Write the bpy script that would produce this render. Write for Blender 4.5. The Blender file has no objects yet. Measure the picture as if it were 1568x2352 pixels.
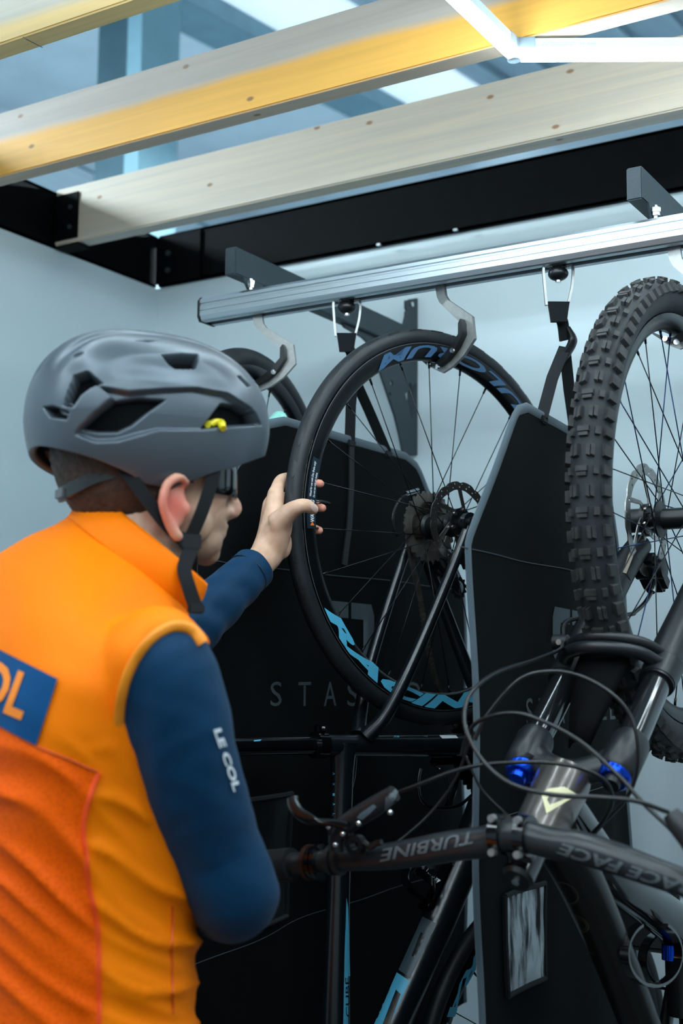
import bpy, bmesh, math, random
import numpy as np
from mathutils import Vector, Matrix
from mathutils.bvhtree import BVHTree
random.seed(4); np.random.seed(4)
SC = bpy.context.scene
COL = SC.collection

# ---------------------------------------------------------------- camera
F_PX, W_PX, H_PX = 3000.0, 1568, 2352
YAW, PITCH, ROLL = [math.radians(a) for a in (31.73, 6.77, 0.48)]
CAM = np.array([0.0, 0.0, 1.45])
_f = np.array([-math.sin(YAW)*math.cos(PITCH), math.cos(YAW)*math.cos(PITCH), math.sin(PITCH)])
_r = np.array([math.cos(YAW), math.sin(YAW), 0.0]); _u = np.cross(_r, _f)
CR = _r*math.cos(ROLL) + _u*math.sin(ROLL); CU = -_r*math.sin(ROLL) + _u*math.cos(ROLL); CF = _f
cam_d = bpy.data.cameras.new('camera'); cam = bpy.data.objects.new('camera', cam_d); COL.objects.link(cam)
cam_d.sensor_fit = 'VERTICAL'; cam_d.sensor_height = 36.0; cam_d.lens = F_PX/H_PX*36.0
cam_d.clip_start = 0.05
cam.matrix_world = Matrix(((CR[0], CU[0], -CF[0], CAM[0]), (CR[1], CU[1], -CF[1], CAM[1]), (CR[2], CU[2], -CF[2], CAM[2]), (0, 0, 0, 1)))
cam_d.dof.use_dof = True; cam_d.dof.focus_distance = 2.04; cam_d.dof.aperture_fstop = 4.0
SC.camera = cam
# ---------------------------------------------------------------- world, exposure
world = bpy.data.worlds.new('daylight'); SC.world = world; world.use_nodes = True
_bg = world.node_tree.nodes['Background']; _bg.inputs[0].default_value = (0.74, 0.90, 1.0, 1); _bg.inputs[1].default_value = 0.30
LAMP_STRENGTH = 28.0
LAMP_COLOR = (0.75, 0.92, 1.0, 1)
SC.view_settings.view_transform = 'Standard'; SC.view_settings.look = 'None'
SC.view_settings.exposure = 0.54; SC.view_settings.gamma = 1.0; SC.view_settings.use_curve_mapping = False

# ---------------------------------------------------------------- geometry from the surveyed camera
def ray(x, y): return CR*((x-784)/F_PX) - CU*((y-1176)/F_PX) + CF
def atD(x, y, d): return CAM + d*ray(x, y)
def atX(x, y, X): r = ray(x, y); return CAM + r*(X/r[0])
def atY(x, y, Y): r = ray(x, y); return CAM + r*(Y/r[1])
def atZ(x, y, Z): r = ray(x, y); return CAM + r*((Z-CAM[2])/r[2])
def proj(P):
    q = np.asarray(P, float)-CAM; k = q@CF
    return 784+F_PX*(q@CR)/k, 1176-F_PX*(q@CU)/k
class Frame:
    """upright plane frame: s along azimuth, w along its normal, z up"""
    def __init__(self, c, az):
        a = math.radians(az); self.c = np.array(c, float)
        self.h = np.array([math.cos(a), math.sin(a), 0]); self.n = np.array([-math.sin(a), math.cos(a), 0]); self.z = np.array([0, 0, 1.0])
    def P(self, s, w, z): return self.c + s*self.h + w*self.n + z*self.z
    def px(self, x, y, w=0.0):
        r = ray(x, y); t = ((self.c+w*self.n-CAM)@self.n)/(r@self.n); d = CAM+t*r-self.c
        return (d@self.h, w, d[2])
    def px_s(self, x, y, s):          # on the plane across the frame at distance s
        r = ray(x, y); t = ((self.c+s*self.h-CAM)@self.h)/(r@self.h); d = CAM+t*r-self.c
        return (s, d@self.n, d[2])
    def mat(self):
        return Matrix(((self.h[0], self.n[0], 0, self.c[0]), (self.h[1], self.n[1], 0, self.c[1]), (0, 0, 1, self.c[2]), (0, 0, 0, 1)))

# ---------------------------------------------------------------- materials
MATS = {}
def mat(name, col, rough=0.5, metal=0.0, noise=0.0, scale=40.0, bump=0.0, bscale=200.0, coat=0.0, sheen=0.0, spec=None, emit=None, estr=0, trans=0.0, alpha=1.0, aniso=None, sss=0.0):
    if name in MATS: return MATS[name]
    m = bpy.data.materials.new(name); m.use_nodes = True; nt = m.node_tree; b = nt.nodes['Principled BSDF']
    b.inputs['Base Color'].default_value = (*col, 1); b.inputs['Roughness'].default_value = rough; b.inputs['Metallic'].default_value = metal
    if coat: b.inputs['Coat Weight'].default_value = coat; b.inputs['Coat Roughness'].default_value = 0.12
    if sheen: b.inputs['Sheen Weight'].default_value = sheen; b.inputs['Sheen Roughness'].default_value = 0.5
    if spec is not None: b.inputs['Specular IOR Level'].default_value = spec
    if emit: b.inputs['Emission Color'].default_value = (*emit, 1); b.inputs['Emission Strength'].default_value = estr
    if trans: b.inputs['Transmission Weight'].default_value = trans
    if sss: b.inputs['Subsurface Weight'].default_value = sss; b.inputs['Subsurface Radius'].default_value = (0.012, 0.004, 0.002); b.inputs['Subsurface Scale'].default_value = 1.0
    b.inputs['Alpha'].default_value = alpha
    tc = nt.nodes.new('ShaderNodeTexCoord')
    if noise:
        n = nt.nodes.new('ShaderNodeTexNoise'); n.inputs['Scale'].default_value = scale; n.inputs['Detail'].default_value = 4
        mp = nt.nodes.new('ShaderNodeMapping'); nt.links.new(tc.outputs['Object'], mp.inputs[0])
        if aniso: mp.inputs['Scale'].default_value = aniso
        nt.links.new(mp.outputs[0], n.inputs['Vector'])
        r = nt.nodes.new('ShaderNodeValToRGB'); r.color_ramp.elements[0].position = 0.3; r.color_ramp.elements[1].position = 0.7
        r.color_ramp.elements[0].color = (*[max(0, c*(1-noise)) for c in col], 1); r.color_ramp.elements[1].color = (*[min(1, c*(1+noise)) for c in col], 1)
        nt.links.new(n.outputs['Fac'], r.inputs[0]); nt.links.new(r.outputs[0], b.inputs['Base Color'])
    if bump:
        n2 = nt.nodes.new('ShaderNodeTexNoise'); n2.inputs['Scale'].default_value = bscale; n2.inputs['Detail'].default_value = 3
        nt.links.new(tc.outputs['Object'], n2.inputs['Vector'])
        bp = nt.nodes.new('ShaderNodeBump'); bp.inputs['Strength'].default_value = bump; bp.inputs['Distance'].default_value = 0.002
        nt.links.new(n2.outputs['Fac'], bp.inputs['Height']); nt.links.new(bp.outputs[0], b.inputs['Normal'])
    MATS[name] = m; return m
def wood(name, pale, warm, band=None):
    m = bpy.data.materials.new(name); m.use_nodes = True; nt = m.node_tree; b = nt.nodes['Principled BSDF']; N = nt.nodes.new; L = nt.links.new
    b.inputs['Roughness'].default_value = 0.6
    tc = N('ShaderNodeTexCoord'); mp = N('ShaderNodeMapping'); mp.inputs['Scale'].default_value = (1.0, 34, 34); L(tc.outputs['Object'], mp.inputs[0])
    n = N('ShaderNodeTexNoise'); n.inputs['Scale'].default_value = 2.4; n.inputs['Detail'].default_value = 6; n.inputs['Distortion'].default_value = 0.5; L(mp.outputs[0], n.inputs['Vector'])
    wv = N('ShaderNodeTexWave'); wv.bands_direction = 'Z'; wv.inputs['Scale'].default_value = 1.6; wv.inputs['Distortion'].default_value = 3.5; wv.inputs['Detail'].default_value = 2; L(mp.outputs[0], wv.inputs['Vector'])
    gm = N('ShaderNodeMath'); gm.operation = 'MULTIPLY'; L(n.outputs['Fac'], gm.inputs[0]); L(wv.outputs['Fac'], gm.inputs[1])
    mix = N('ShaderNodeMix'); mix.data_type = 'RGBA'; mix.inputs['A'].default_value = (*pale, 1); mix.inputs['B'].default_value = (*warm, 1)
    if band is None:
        rr = N('ShaderNodeMapRange'); rr.inputs[1].default_value = 0.12; rr.inputs[2].default_value = 0.75; rr.inputs[3].default_value = 0.0; rr.inputs[4].default_value = 0.75
        L(gm.outputs[0], rr.inputs[0]); L(rr.outputs[0], mix.inputs['Factor'])
    else:   # warm band between two heights, running along the timber
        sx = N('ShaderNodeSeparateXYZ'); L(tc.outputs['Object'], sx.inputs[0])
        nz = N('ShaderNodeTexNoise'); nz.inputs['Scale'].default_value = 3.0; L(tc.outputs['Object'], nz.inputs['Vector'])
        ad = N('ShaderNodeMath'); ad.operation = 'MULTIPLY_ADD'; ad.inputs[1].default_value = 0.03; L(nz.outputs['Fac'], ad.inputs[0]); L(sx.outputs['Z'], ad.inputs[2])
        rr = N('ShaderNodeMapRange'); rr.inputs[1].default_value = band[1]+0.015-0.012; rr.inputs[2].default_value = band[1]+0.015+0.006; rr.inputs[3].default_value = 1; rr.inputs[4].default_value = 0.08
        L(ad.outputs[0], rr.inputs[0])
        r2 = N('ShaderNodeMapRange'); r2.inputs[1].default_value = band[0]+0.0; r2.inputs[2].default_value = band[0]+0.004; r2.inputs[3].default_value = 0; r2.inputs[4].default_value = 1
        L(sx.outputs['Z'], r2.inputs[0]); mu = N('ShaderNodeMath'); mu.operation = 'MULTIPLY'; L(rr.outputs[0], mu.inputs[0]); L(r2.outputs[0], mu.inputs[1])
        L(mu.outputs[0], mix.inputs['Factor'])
    # grain darkening and knots
    g2 = N('ShaderNodeMapRange'); g2.inputs[1].default_value = 0.25; g2.inputs[2].default_value = 0.75; g2.inputs[3].default_value = 0.88; g2.inputs[4].default_value = 1.05; L(n.outputs['Fac'], g2.inputs[0])
    sk_ = N('ShaderNodeSeparateXYZ'); L(tc.outputs['Object'], sk_.inputs[0]); zy = N('ShaderNodeMath'); L(sk_.outputs['Y'], zy.inputs[0]); L(sk_.outputs['Z'], zy.inputs[1]); ck = N('ShaderNodeCombineXYZ'); L(sk_.outputs['X'], ck.inputs[0]); L(zy.outputs[0], ck.inputs[1]); nk = N('ShaderNodeTexNoise'); nk.inputs['Scale'].default_value = 9; L(tc.outputs['Object'], nk.inputs['Vector'])
    vm = N('ShaderNodeMapping'); vm.inputs['Scale'].default_value = (0.8, 1.5, 1.0); L(ck.outputs[0], vm.inputs[0])
    vo = N('ShaderNodeTexVoronoi'); vo.voronoi_dimensions = '2D'; vo.inputs['Scale'].default_value = 8.5; L(vm.outputs[0], vo.inputs['Vector'])
    kr = N('ShaderNodeMapRange'); kr.inputs[1].default_value = 0.035; kr.inputs[2].default_value = 0.07; kr.inputs[3].default_value = 0.9; kr.inputs[4].default_value = 0; L(vo.outputs['Distance'], kr.inputs[0])
    m2 = N('ShaderNodeMix'); m2.data_type = 'RGBA'; m2.blend_type = 'MULTIPLY'; m2.inputs['Factor'].default_value = 1.0; L(mix.outputs['Result'], m2.inputs['A'])
    cb = N('ShaderNodeCombineColor'); [L(g2.outputs[0], cb.inputs[i]) for i in range(3)]; L(cb.outputs[0], m2.inputs['B'])
    m3 = N('ShaderNodeMix'); m3.data_type = 'RGBA'; ks_ = N('ShaderNodeSeparateColor'); L(vo.outputs['Color'], ks_.inputs[0]); kt = N('ShaderNodeMapRange'); kt.inputs[1].default_value = 0.62; kt.inputs[2].default_value = 0.66; L(ks_.outputs[0], kt.inputs[0]); km = N('ShaderNodeMath'); km.operation = 'MULTIPLY'; L(kr.outputs[0], km.inputs[0]); L(kt.outputs[0], km.inputs[1]); L(km.outputs[0], m3.inputs['Factor']); L(m2.outputs['Result'], m3.inputs['A']); m3.inputs['B'].default_value = (0.28, 0.13, 0.05, 1)
    L(m3.outputs['Result'], b.inputs['Base Color'])
    bp = N('ShaderNodeBump'); bp.inputs['Strength'].default_value = 0.15; bp.inputs['Distance'].default_value = 0.002; L(n.outputs['Fac'], bp.inputs['Height']); L(bp.outputs[0], b.inputs['Normal'])
    MATS[name] = m; return m
def fabric(name, col, weave=900.0, strength=0.25, rough=0.8, sheen=0.2):
    m = bpy.data.materials.new(name); m.use_nodes = True; nt = m.node_tree; b = nt.nodes['Principled BSDF']; N = nt.nodes.new; L = nt.links.new
    b.inputs['Roughness'].default_value = rough; b.inputs['Sheen Weight'].default_value = sheen; b.inputs['Specular IOR Level'].default_value = 0.12
    tc = N('ShaderNodeTexCoord'); w1 = N('ShaderNodeTexWave'); w1.inputs['Scale'].default_value = weave/6.283; w1.bands_direction = 'Z'; w2 = N('ShaderNodeTexWave'); w2.inputs['Scale'].default_value = weave/6.283; w2.bands_direction = 'Y'
    L(tc.outputs['Object'], w1.inputs['Vector']); L(tc.outputs['Object'], w2.inputs['Vector'])
    ad = N('ShaderNodeMath'); L(w1.outputs['Fac'], ad.inputs[0]); L(w2.outputs['Fac'], ad.inputs[1])
    bp = N('ShaderNodeBump'); bp.inputs['Strength'].default_value = strength; bp.inputs['Distance'].default_value = 0.0006; L(ad.outputs[0], bp.inputs['Height']); L(bp.outputs[0], b.inputs['Normal'])
    n = N('ShaderNodeTexNoise'); n.inputs['Scale'].default_value = 25; L(tc.outputs['Object'], n.inputs['Vector'])
    r = N('ShaderNodeValToRGB'); r.color_ramp.elements[0].color = (*[c*0.85 for c in col], 1); r.color_ramp.elements[1].color = (*[min(1, c*1.12) for c in col], 1); L(n.outputs['Fac'], r.inputs[0]); L(r.outputs[0], b.inputs['Base Color'])
    MATS[name] = m; return m

wall_m = mat('painted_wall', (0.585, 0.69, 0.74), 0.65, noise=0.02, scale=3, bump=0.05, bscale=300)
floor_m = mat('grey_floor', (0.07, 0.075, 0.08), 0.5, noise=0.15, scale=6)
beam_m = mat('black_steel', (0.0025, 0.003, 0.0035), 0.65, noise=0.25, scale=30, bump=0.1, spec=0.05)
powder_m = mat('grey_powder_coat', (0.035, 0.05, 0.06), 0.5, noise=0.1, scale=300, bump=0.15, bscale=900, spec=0.25)
alu_m = mat('brushed_aluminium', (0.50, 0.56, 0.60), 0.40, 1.0, noise=0.08, scale=12, aniso=(1, 60, 60))
steel_m = mat('bright_steel', (0.72, 0.74, 0.76), 0.22, 1.0, noise=0.1, scale=90)
hook_m = mat('satin_steel', (0.38, 0.38, 0.37), 0.45, 0.8, noise=0.1, scale=120)
plastic_m = mat('black_plastic', (0.005, 0.006, 0.007), 0.35, noise=0.2, scale=50)
rubber_m = mat('black_rubber', (0.010, 0.011, 0.013), 0.6, spec=0.3, noise=0.3, scale=60, bump=0.1)
tyre_m = mat('road_tyre_rubber', (0.013, 0.016, 0.019), 0.48, spec=0.4, noise=0.3, scale=30, bump=0.12, bscale=500)
mtb_tyre_m = mat('trail_tyre_rubber', (0.015, 0.018, 0.021), 0.6, spec=0.35, noise=0.35, scale=25, bump=0.2, bscale=400)
knob_m = mat('worn_knob_rubber', (0.032, 0.033, 0.033), 0.62, spec=0.35, noise=0.4, scale=60, bump=0.25, bscale=500)
rim_m = mat('satin_black_rim', (0.003, 0.004, 0.005), 0.28, spec=0.3, noise=0.2, scale=40)
spoke_m = mat('black_spoke', (0.02, 0.022, 0.026), 0.25, 0.7, noise=0.1, scale=50)
blue_spoke_m = mat('dark_blue_spoke', (0.015, 0.03, 0.09), 0.25, 0.8, noise=0.1, scale=50)
nipple_m = mat('spoke_nipple', (0.012, 0.012, 0.013), 0.3, 0.5, noise=0.1, scale=50)
rotor_m = mat('brake_rotor_steel', (0.42, 0.40, 0.38), 0.34, 1.0, noise=0.15, scale=70)
rotor2_m = mat('bright_rotor_steel', (0.36, 0.35, 0.33), 0.30, 1.0, noise=0.12, scale=70)
cass_m = mat('worn_cassette_steel', (0.40, 0.36, 0.32), 0.42, 1.0, noise=0.25, scale=60)
frame_m = mat('matte_black_carbon', (0.005, 0.008, 0.011), 0.26, spec=0.8, noise=0.15, scale=30)
gloss_m = mat('gloss_black_carbon', (0.003, 0.003, 0.004), 0.12, noise=0.15, scale=30, coat=0.6)
brown_m = mat('metallic_brown_paint', (0.125, 0.105, 0.095), 0.32, 0.75, noise=0.08, scale=400, coat=0.7)
darkbrown_m = mat('dark_brown_carbon', (0.007, 0.006, 0.005), 0.36, spec=0.3, noise=0.1, scale=80, coat=0.3)
fork_m = mat('satin_black_fork', (0.009, 0.011, 0.013), 0.36, noise=0.08, scale=60)
stan_m = mat('polished_black_stanchion', (0.02, 0.022, 0.025), 0.06, 0.6, noise=0.05, scale=50, coat=1.0)
blue_ano_m = mat('blue_anodised', (0.005, 0.06, 0.55), 0.22, 0.85, noise=0.1, scale=60)
cable_m = mat('black_cable', (0.006, 0.007, 0.008), 0.30, noise=0.1, scale=50)
mint_m = mat('mint_paint', (0.36, 0.80, 0.70), 0.35, noise=0.05, scale=20)
curtain_m = fabric('black_canvas', (0.0026, 0.0032, 0.0038), 2400, 0.25, 0.85, 0.0)
bind_m = fabric('grey_binding_tape', (0.085, 0.125, 0.155), 1800, 0.5, 0.6)
strap_m = fabric('black_webbing', (0.009, 0.011, 0.013), 3000, 0.5, 0.6, 0.08)
print_m = mat('grey_print', (0.050, 0.066, 0.080), 0.6, noise=0.1, scale=60)
orange_m = None
sky_m = mat('blue_decal', (0.10, 0.50, 0.74), 0.4, noise=0.04, scale=60)
steelblue_m = mat('steel_blue_decal', (0.035, 0.095, 0.19), 0.4, noise=0.04, scale=60)
white_m = mat('white_print', (0.75, 0.80, 0.83), 0.5, noise=0.03, scale=60)
tan_m = mat('tan_print', (0.26, 0.22, 0.17), 0.6, noise=0.05, scale=60)
greyprint_m = mat('silver_print', (0.10, 0.115, 0.125), 0.4, noise=0.05, scale=60)
orange_print_m = mat('orange_print', (0.8, 0.18, 0.01), 0.5, noise=0.03, scale=60)
label_m = mat('dark_blue_label', (0.012, 0.022, 0.034), 0.35, noise=0.05, scale=60)
vinyl_dark_m = mat('vinyl_without_glare', (0.05, 0.06, 0.07), 0.2, noise=0.05, scale=8, bump=0.6, bscale=22, alpha=0.12, coat=0.3)  # darker copy of the vinyl, its lack of reflection put into the colour
vinyl_m = mat('painted_glare_vinyl', (0.62, 0.72, 0.78), 0.14, noise=0.05, scale=8, bump=0.9, bscale=22, alpha=0.62, coat=1.0)  # wall reflection painted as pale streaks through colour and opacity
_nt = vinyl_m.node_tree; _tc = _nt.nodes.new('ShaderNodeTexCoord'); _mp = _nt.nodes.new('ShaderNodeMapping'); _mp.inputs['Scale'].default_value = (26, 26, 6); _nz = _nt.nodes.new('ShaderNodeTexNoise'); _nz.inputs['Scale'].default_value = 1.6; _nz.inputs['Detail'].default_value = 5
_rp = _nt.nodes.new('ShaderNodeMapRange'); _rp.inputs[1].default_value = 0.38; _rp.inputs[2].default_value = 0.54; _rp.inputs[3].default_value = 0.06; _rp.inputs[4].default_value = 0.72
_nt.links.new(_tc.outputs['Object'], _mp.inputs[0]); _nt.links.new(_mp.outputs[0], _nz.inputs['Vector']); _nt.links.new(_nz.outputs['Fac'], _rp.inputs[0]); _nt.links.new(_rp.outputs[0], _nt.nodes['Principled BSDF'].inputs['Alpha'])
housing_m = mat('white_lamp_housing', (0.62, 0.78, 0.90), 0.35, noise=0.02, scale=20)
clear_m = mat('clear_connector', (0.80, 0.90, 0.97), 0.08, noise=0.02, scale=20, trans=0.7)
lamp_m = mat('lit_diffuser', (0.9, 0.95, 1.0), 0.4, emit=LAMP_COLOR[:3], estr=LAMP_STRENGTH, noise=0.01)
yellow_m = mat('yellow_plastic', (0.75, 0.62, 0.02), 0.4, noise=0.05, scale=30)
cream_m = mat('cream_print', (0.78, 0.70, 0.42), 0.35, noise=0.03, scale=30)

# ---------------------------------------------------------------- mesh tools
def npv(a): return np.asarray(a, float)
def spline(pts, n=12):
    P = [npv(p) for p in pts]; out = []
    Q = [2*P[0]-P[1]] + P + [2*P[-1]-P[-2]]
    for i in range(1, len(Q)-2):
        for k in range(n):
            t = k/n; a, b, c, d = Q[i-1], Q[i], Q[i+1], Q[i+2]
            out.append(0.5*((2*b)+(c-a)*t+(2*a-5*b+4*c-d)*t*t+(3*b-a-3*c+d)*t**3))
    out.append(P[-1]); return out
class MB:
    def __init__(self): self.v = []; self.f = []
    def add(self, v, f):
        o = len(self.v); self.v += [tuple(map(float, p)) for p in v]; self.f += [tuple(i+o for i in q) for q in f]; return self
    def box(self, c, size, ax=None, bevel=0.0):
        c = npv(c); sx, sy, sz = [s/2 for s in size]; ax = ax if ax is not None else (npv((1, 0, 0)), npv((0, 1, 0)), npv((0, 0, 1)))
        X, Y, Z = [npv(a) for a in ax]
        if bevel <= 0:
            v = [c+i*sx*X+j*sy*Y+k*sz*Z for i in (-1, 1) for j in (-1, 1) for k in (-1, 1)]
            f = [(0, 1, 3, 2), (4, 6, 7, 5), (0, 4, 5, 1), (2, 3, 7, 6), (0, 2, 6, 4), (1, 5, 7, 3)]
            return self.add(v, f)
        bm = bmesh.new(); bmesh.ops.create_cube(bm, size=2.0)
        for vv in bm.verts: vv.co = (vv.co.x*sx, vv.co.y*sy, vv.co.z*sz)
        bmesh.ops.bevel(bm, geom=bm.edges[:], offset=bevel, segments=2, affect='EDGES')
        bm.verts.ensure_lookup_table()
        v = [c+p.co.x*X+p.co.y*Y+p.co.z*Z for p in bm.verts]; f = [tuple(q.index for q in fc.verts) for fc in bm.faces]; bm.free()
        return self.add(v, f)
    def tube(self, path, r, seg=10, cap=True, flat=None, up=None):
        """sweep a circle (or an ellipse: flat = (a, b) factors with a along 'up' side) along a path"""
        P = [npv(p) for p in path]; n = len(P); R = r if hasattr(r, '__len__') else [r]*n
        if len(R) != n: R = list(np.interp(np.linspace(0, 1, n), np.linspace(0, 1, len(R)), R))
        T = []
        for i in range(n):
            t = P[min(i+1, n-1)]-P[max(i-1, 0)]; T.append(t/(np.linalg.norm(t)+1e-12))
        ref = npv(up) if up is not None else (npv((0, 0, 1)) if abs(T[0][2]) < 0.9 else npv((1, 0, 0)))
        v = []
        N = ref-T[0]*(ref@T[0]); N /= np.linalg.norm(N)
        for i in range(n):
            if up is not None: N = npv(up)
            N = N-T[i]*(N@T[i]); N /= np.linalg.norm(N)+1e-12; B = np.cross(T[i], N)
            a, b = (flat if flat else (1, 1))
            for k in range(seg):
                th = 2*math.pi*k/seg
                v.append(P[i]+R[i]*(a*math.cos(th)*N+b*math.sin(th)*B))
        f = [(i*seg+k, i*seg+(k+1) % seg, (i+1)*seg+(k+1) % seg, (i+1)*seg+k) for i in range(n-1) for k in range(seg)]
        if cap:
            f.append(tuple(range(seg-1, -1, -1))); f.append(tuple((n-1)*seg+k for k in range(seg)))
        return self.add(v, f)
    def ribbon(self, path, width, thick, side):
        P = [npv(p) for p in path]; n = len(P); v = []
        S = side if isinstance(side, list) else [side]*n
        W = width if hasattr(width, '__len__') else [width]*n
        for i in range(n):
            t = P[min(i+1, n-1)]-P[max(i-1, 0)]; t /= np.linalg.norm(t)+1e-12
            s = npv(S[i]); s = s-t*(s@t); s /= np.linalg.norm(s)+1e-12; b = np.cross(t, s)
            for a, c in ((-1, -1), (1, -1), (1, 1), (-1, 1)): v.append(P[i]+s*a*W[i]/2+b*c*thick/2)
        f = [(i*4+k, i*4+(k+1) % 4, (i+1)*4+(k+1) % 4, (i+1)*4+k) for i in range(n-1) for k in range(4)]
        f += [(3, 2, 1, 0), tuple((n-1)*4+k for k in range(4))]
        return self.add(v, f)
    def lathe(self, prof, n=48, fr=None, closed=True, M=None):
        """profile of (radius, axial) turned about local y; fr(s,w,z) maps to world"""
        fr = fr or (lambda s, w, z: (s, w, z)); m = len(prof); v = []
        for k in range(n):
            a = 2*math.pi*k/n
            for (r, y) in prof: v.append(fr(r*math.cos(a), y, r*math.sin(a)))
        f = []
        for k in range(n):
            for j in range(m if closed else m-1):
                a, b = k*m+j, k*m+(j+1) % m; c, d = ((k+1) % n)*m+(j+1) % m, ((k+1) % n)*m+j; f.append((a, d, c, b))
        return self.add(v, f)
    def disc(self, c, axis, r, th, n=16, r2=None):
        c = npv(c); a = npv(axis)/np.linalg.norm(axis); return self.tube([c-a*th/2, c+a*th/2], [r, r2 if r2 else r], n)
    def ball(self, c, rad, ax=None, nu=20, nv=12):
        c = npv(c); rad = rad if hasattr(rad, '__len__') else (rad,)*3; ax = ax or (npv((1, 0, 0)), npv((0, 1, 0)), npv((0, 0, 1))); v = []; f = []
        for j in range(1, nv):
            th = math.pi*j/nv
            for i in range(nu):
                p = 2*math.pi*i/nu
                v.append(c+rad[0]*math.sin(th)*math.cos(p)*ax[0]+rad[1]*math.sin(th)*math.sin(p)*ax[1]+rad[2]*math.cos(th)*ax[2])
        v += [c+rad[2]*ax[2], c-rad[2]*ax[2]]; m = (nv-1)*nu
        for j in range(nv-2):
            for i in range(nu): f.append((j*nu+i, (j+1)*nu+i, (j+1)*nu+(i+1) % nu, j*nu+(i+1) % nu))
        for i in range(nu): f.append((m, i, (i+1) % nu)); f.append((m+1, (nv-2)*nu+(i+1) % nu, (nv-2)*nu+i))
        return self.add(v, f)
    def prism(self, poly, d):
        """planar polygon (3D points) extruded by vector d"""
        P = [npv(p) for p in poly]; n = len(P); d = npv(d)
        f = [tuple(range(n)), tuple(range(2*n-1, n-1, -1))]+[(i, i+n, (i+1) % n+n, (i+1) % n) for i in range(n)]
        return self.add(P+[p+d for p in P], f)
    def bvh(self): return BVHTree.FromPolygons([Vector(p) for p in self.v], self.f)
    def build(self, name, m, parent=None, smooth=True, angle=40, mods=None):
        me = bpy.data.meshes.new(name); me.from_pydata(self.v, [], self.f); me.validate(); me.update()
        bm = bmesh.new(); bm.from_mesh(me); bmesh.ops.recalc_face_normals(bm, faces=bm.faces)
        if smooth:
            ca = math.radians(angle)
            for e in bm.edges: e.smooth = not (len(e.link_faces) == 2 and e.calc_face_angle(0) > ca)
            for fc in bm.faces: fc.smooth = True
        bm.to_mesh(me); bm.free()
        me.materials.append(m); return link(name, me, parent)
def link(name, me, parent=None, M=None):
    o = bpy.data.objects.new(name, me); COL.objects.link(o)
    if M is not None: o.matrix_basis = M
    if parent is not None:
        o.parent = parent; o.matrix_parent_inverse = WM(parent).inverted()
    return o
def WM(o):
    M = o.matrix_parent_inverse @ o.matrix_basis if o.parent else o.matrix_basis.copy()
    return WM(o.parent) @ M if o.parent else M
def empty(name, loc, label, cat, group=None):
    o = bpy.data.objects.new(name, None); COL.objects.link(o); o.matrix_basis = Matrix.Translation(Vector(map(float, loc))); o.empty_display_size = 0.1
    return tag(o, label, cat, group)
def tag(o, label=None, cat=None, group=None, kind=None):
    if label: o['label'] = label
    if cat: o['category'] = cat
    if group: o['group'] = group
    if kind: o['kind'] = kind
    return o
# flat drawings laid onto real surfaces ------------------------------------------------
def text2d(s, shear=0.0, bold=0.0):
    cu = bpy.data.curves.new('txt', 'FONT'); cu.body = s; cu.size = 1.0; cu.shear = shear; cu.offset = bold; cu.resolution_u = 3
    o = bpy.data.objects.new('txt', cu); COL.objects.link(o)
    dg = bpy.context.evaluated_depsgraph_get(); me = bpy.data.meshes.new_from_object(o.evaluated_get(dg))
    v = [(p.co.x, p.co.y) for p in me.vertices]; f = [tuple(p.vertices) for p in me.polygons]
    bpy.data.objects.remove(o); bpy.data.curves.remove(cu); bpy.data.meshes.remove(me)
    xs = [p[0] for p in v]; x0, x1 = min(xs), max(xs); H = 0.72
    return [((p[0]-x0)/(x1-x0), p[1]/H) for p in v], f       # x 0..1, cap height 0..1
def lay(v2, f2, fn, name, m, parent, step=None, M=None):
    """map a 2D mesh through fn -> world; step cuts it so that it can follow a curved surface"""
    bm = bmesh.new(); vs = [bm.verts.new((p[0], p[1], 0)) for p in v2]
    for q in f2:
        try: bm.faces.new([vs[i] for i in q])
        except ValueError: pass
    if step:
        for ax in (0, 1):
            if not step[ax]: continue
            lo = min(p[ax] for p in v2); hi = max(p[ax] for p in v2); c = lo+step[ax]; no = (1, 0, 0) if ax == 0 else (0, 1, 0)
            while c < hi:
                bmesh.ops.bisect_plane(bm, geom=bm.verts[:]+bm.edges[:]+bm.faces[:], plane_co=(c if ax == 0 else 0, c if ax == 1 else 0, 0), plane_no=no); c += step[ax]
    bm.verts.index_update(); W = [fn(p.co.x, p.co.y) for p in bm.verts]; ok = [w is not None for w in W]
    mb = MB(); mb.v = [tuple(map(float, w)) if w is not None else (0, 0, 0) for w in W]
    mb.f = [tuple(p.index for p in q.verts) for q in bm.faces if all(ok[p.index] for p in q.verts)]; bm.free()
    if not mb.f: return None
    me = bpy.data.meshes.new(name); me.from_pydata(mb.v, [], mb.f); me.validate(); me.materials.append(m)
    for p in me.polygons: p.use_smooth = True
    return link(name, me, parent)
def onto(bvh, off=0.0012):
    def fn(x, y):
        r = ray(x, y); r = r/np.linalg.norm(r); hit = bvh.ray_cast(Vector(CAM), Vector(r))
        if hit[0] is None: return None
        n = npv(hit[1]); n = n if n@r < 0 else -n
        return npv(hit[0])+off*n
    return fn
def decal(polys, bvh, name, m, parent, step=(8, 8), off=0.0012):
    v = []; f = []
    for p in polys: f.append(tuple(range(len(v), len(v)+len(p)))); v += list(p)
    return lay(v, f, onto(bvh, off), name, m, parent, step)
def decal_text(s, o, right, up, bvh, name, m, parent, step=None, shear=0.0, bold=0.0, off=0.0014):
    v, f = text2d(s, shear, bold); fn = onto(bvh, off); o, right, up = npv(o), npv(right), npv(up)
    v = [tuple(o+right*a+up*b) for a, b in v]
    return lay(v, f, fn, name, m, parent, step or (10, 10))
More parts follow.
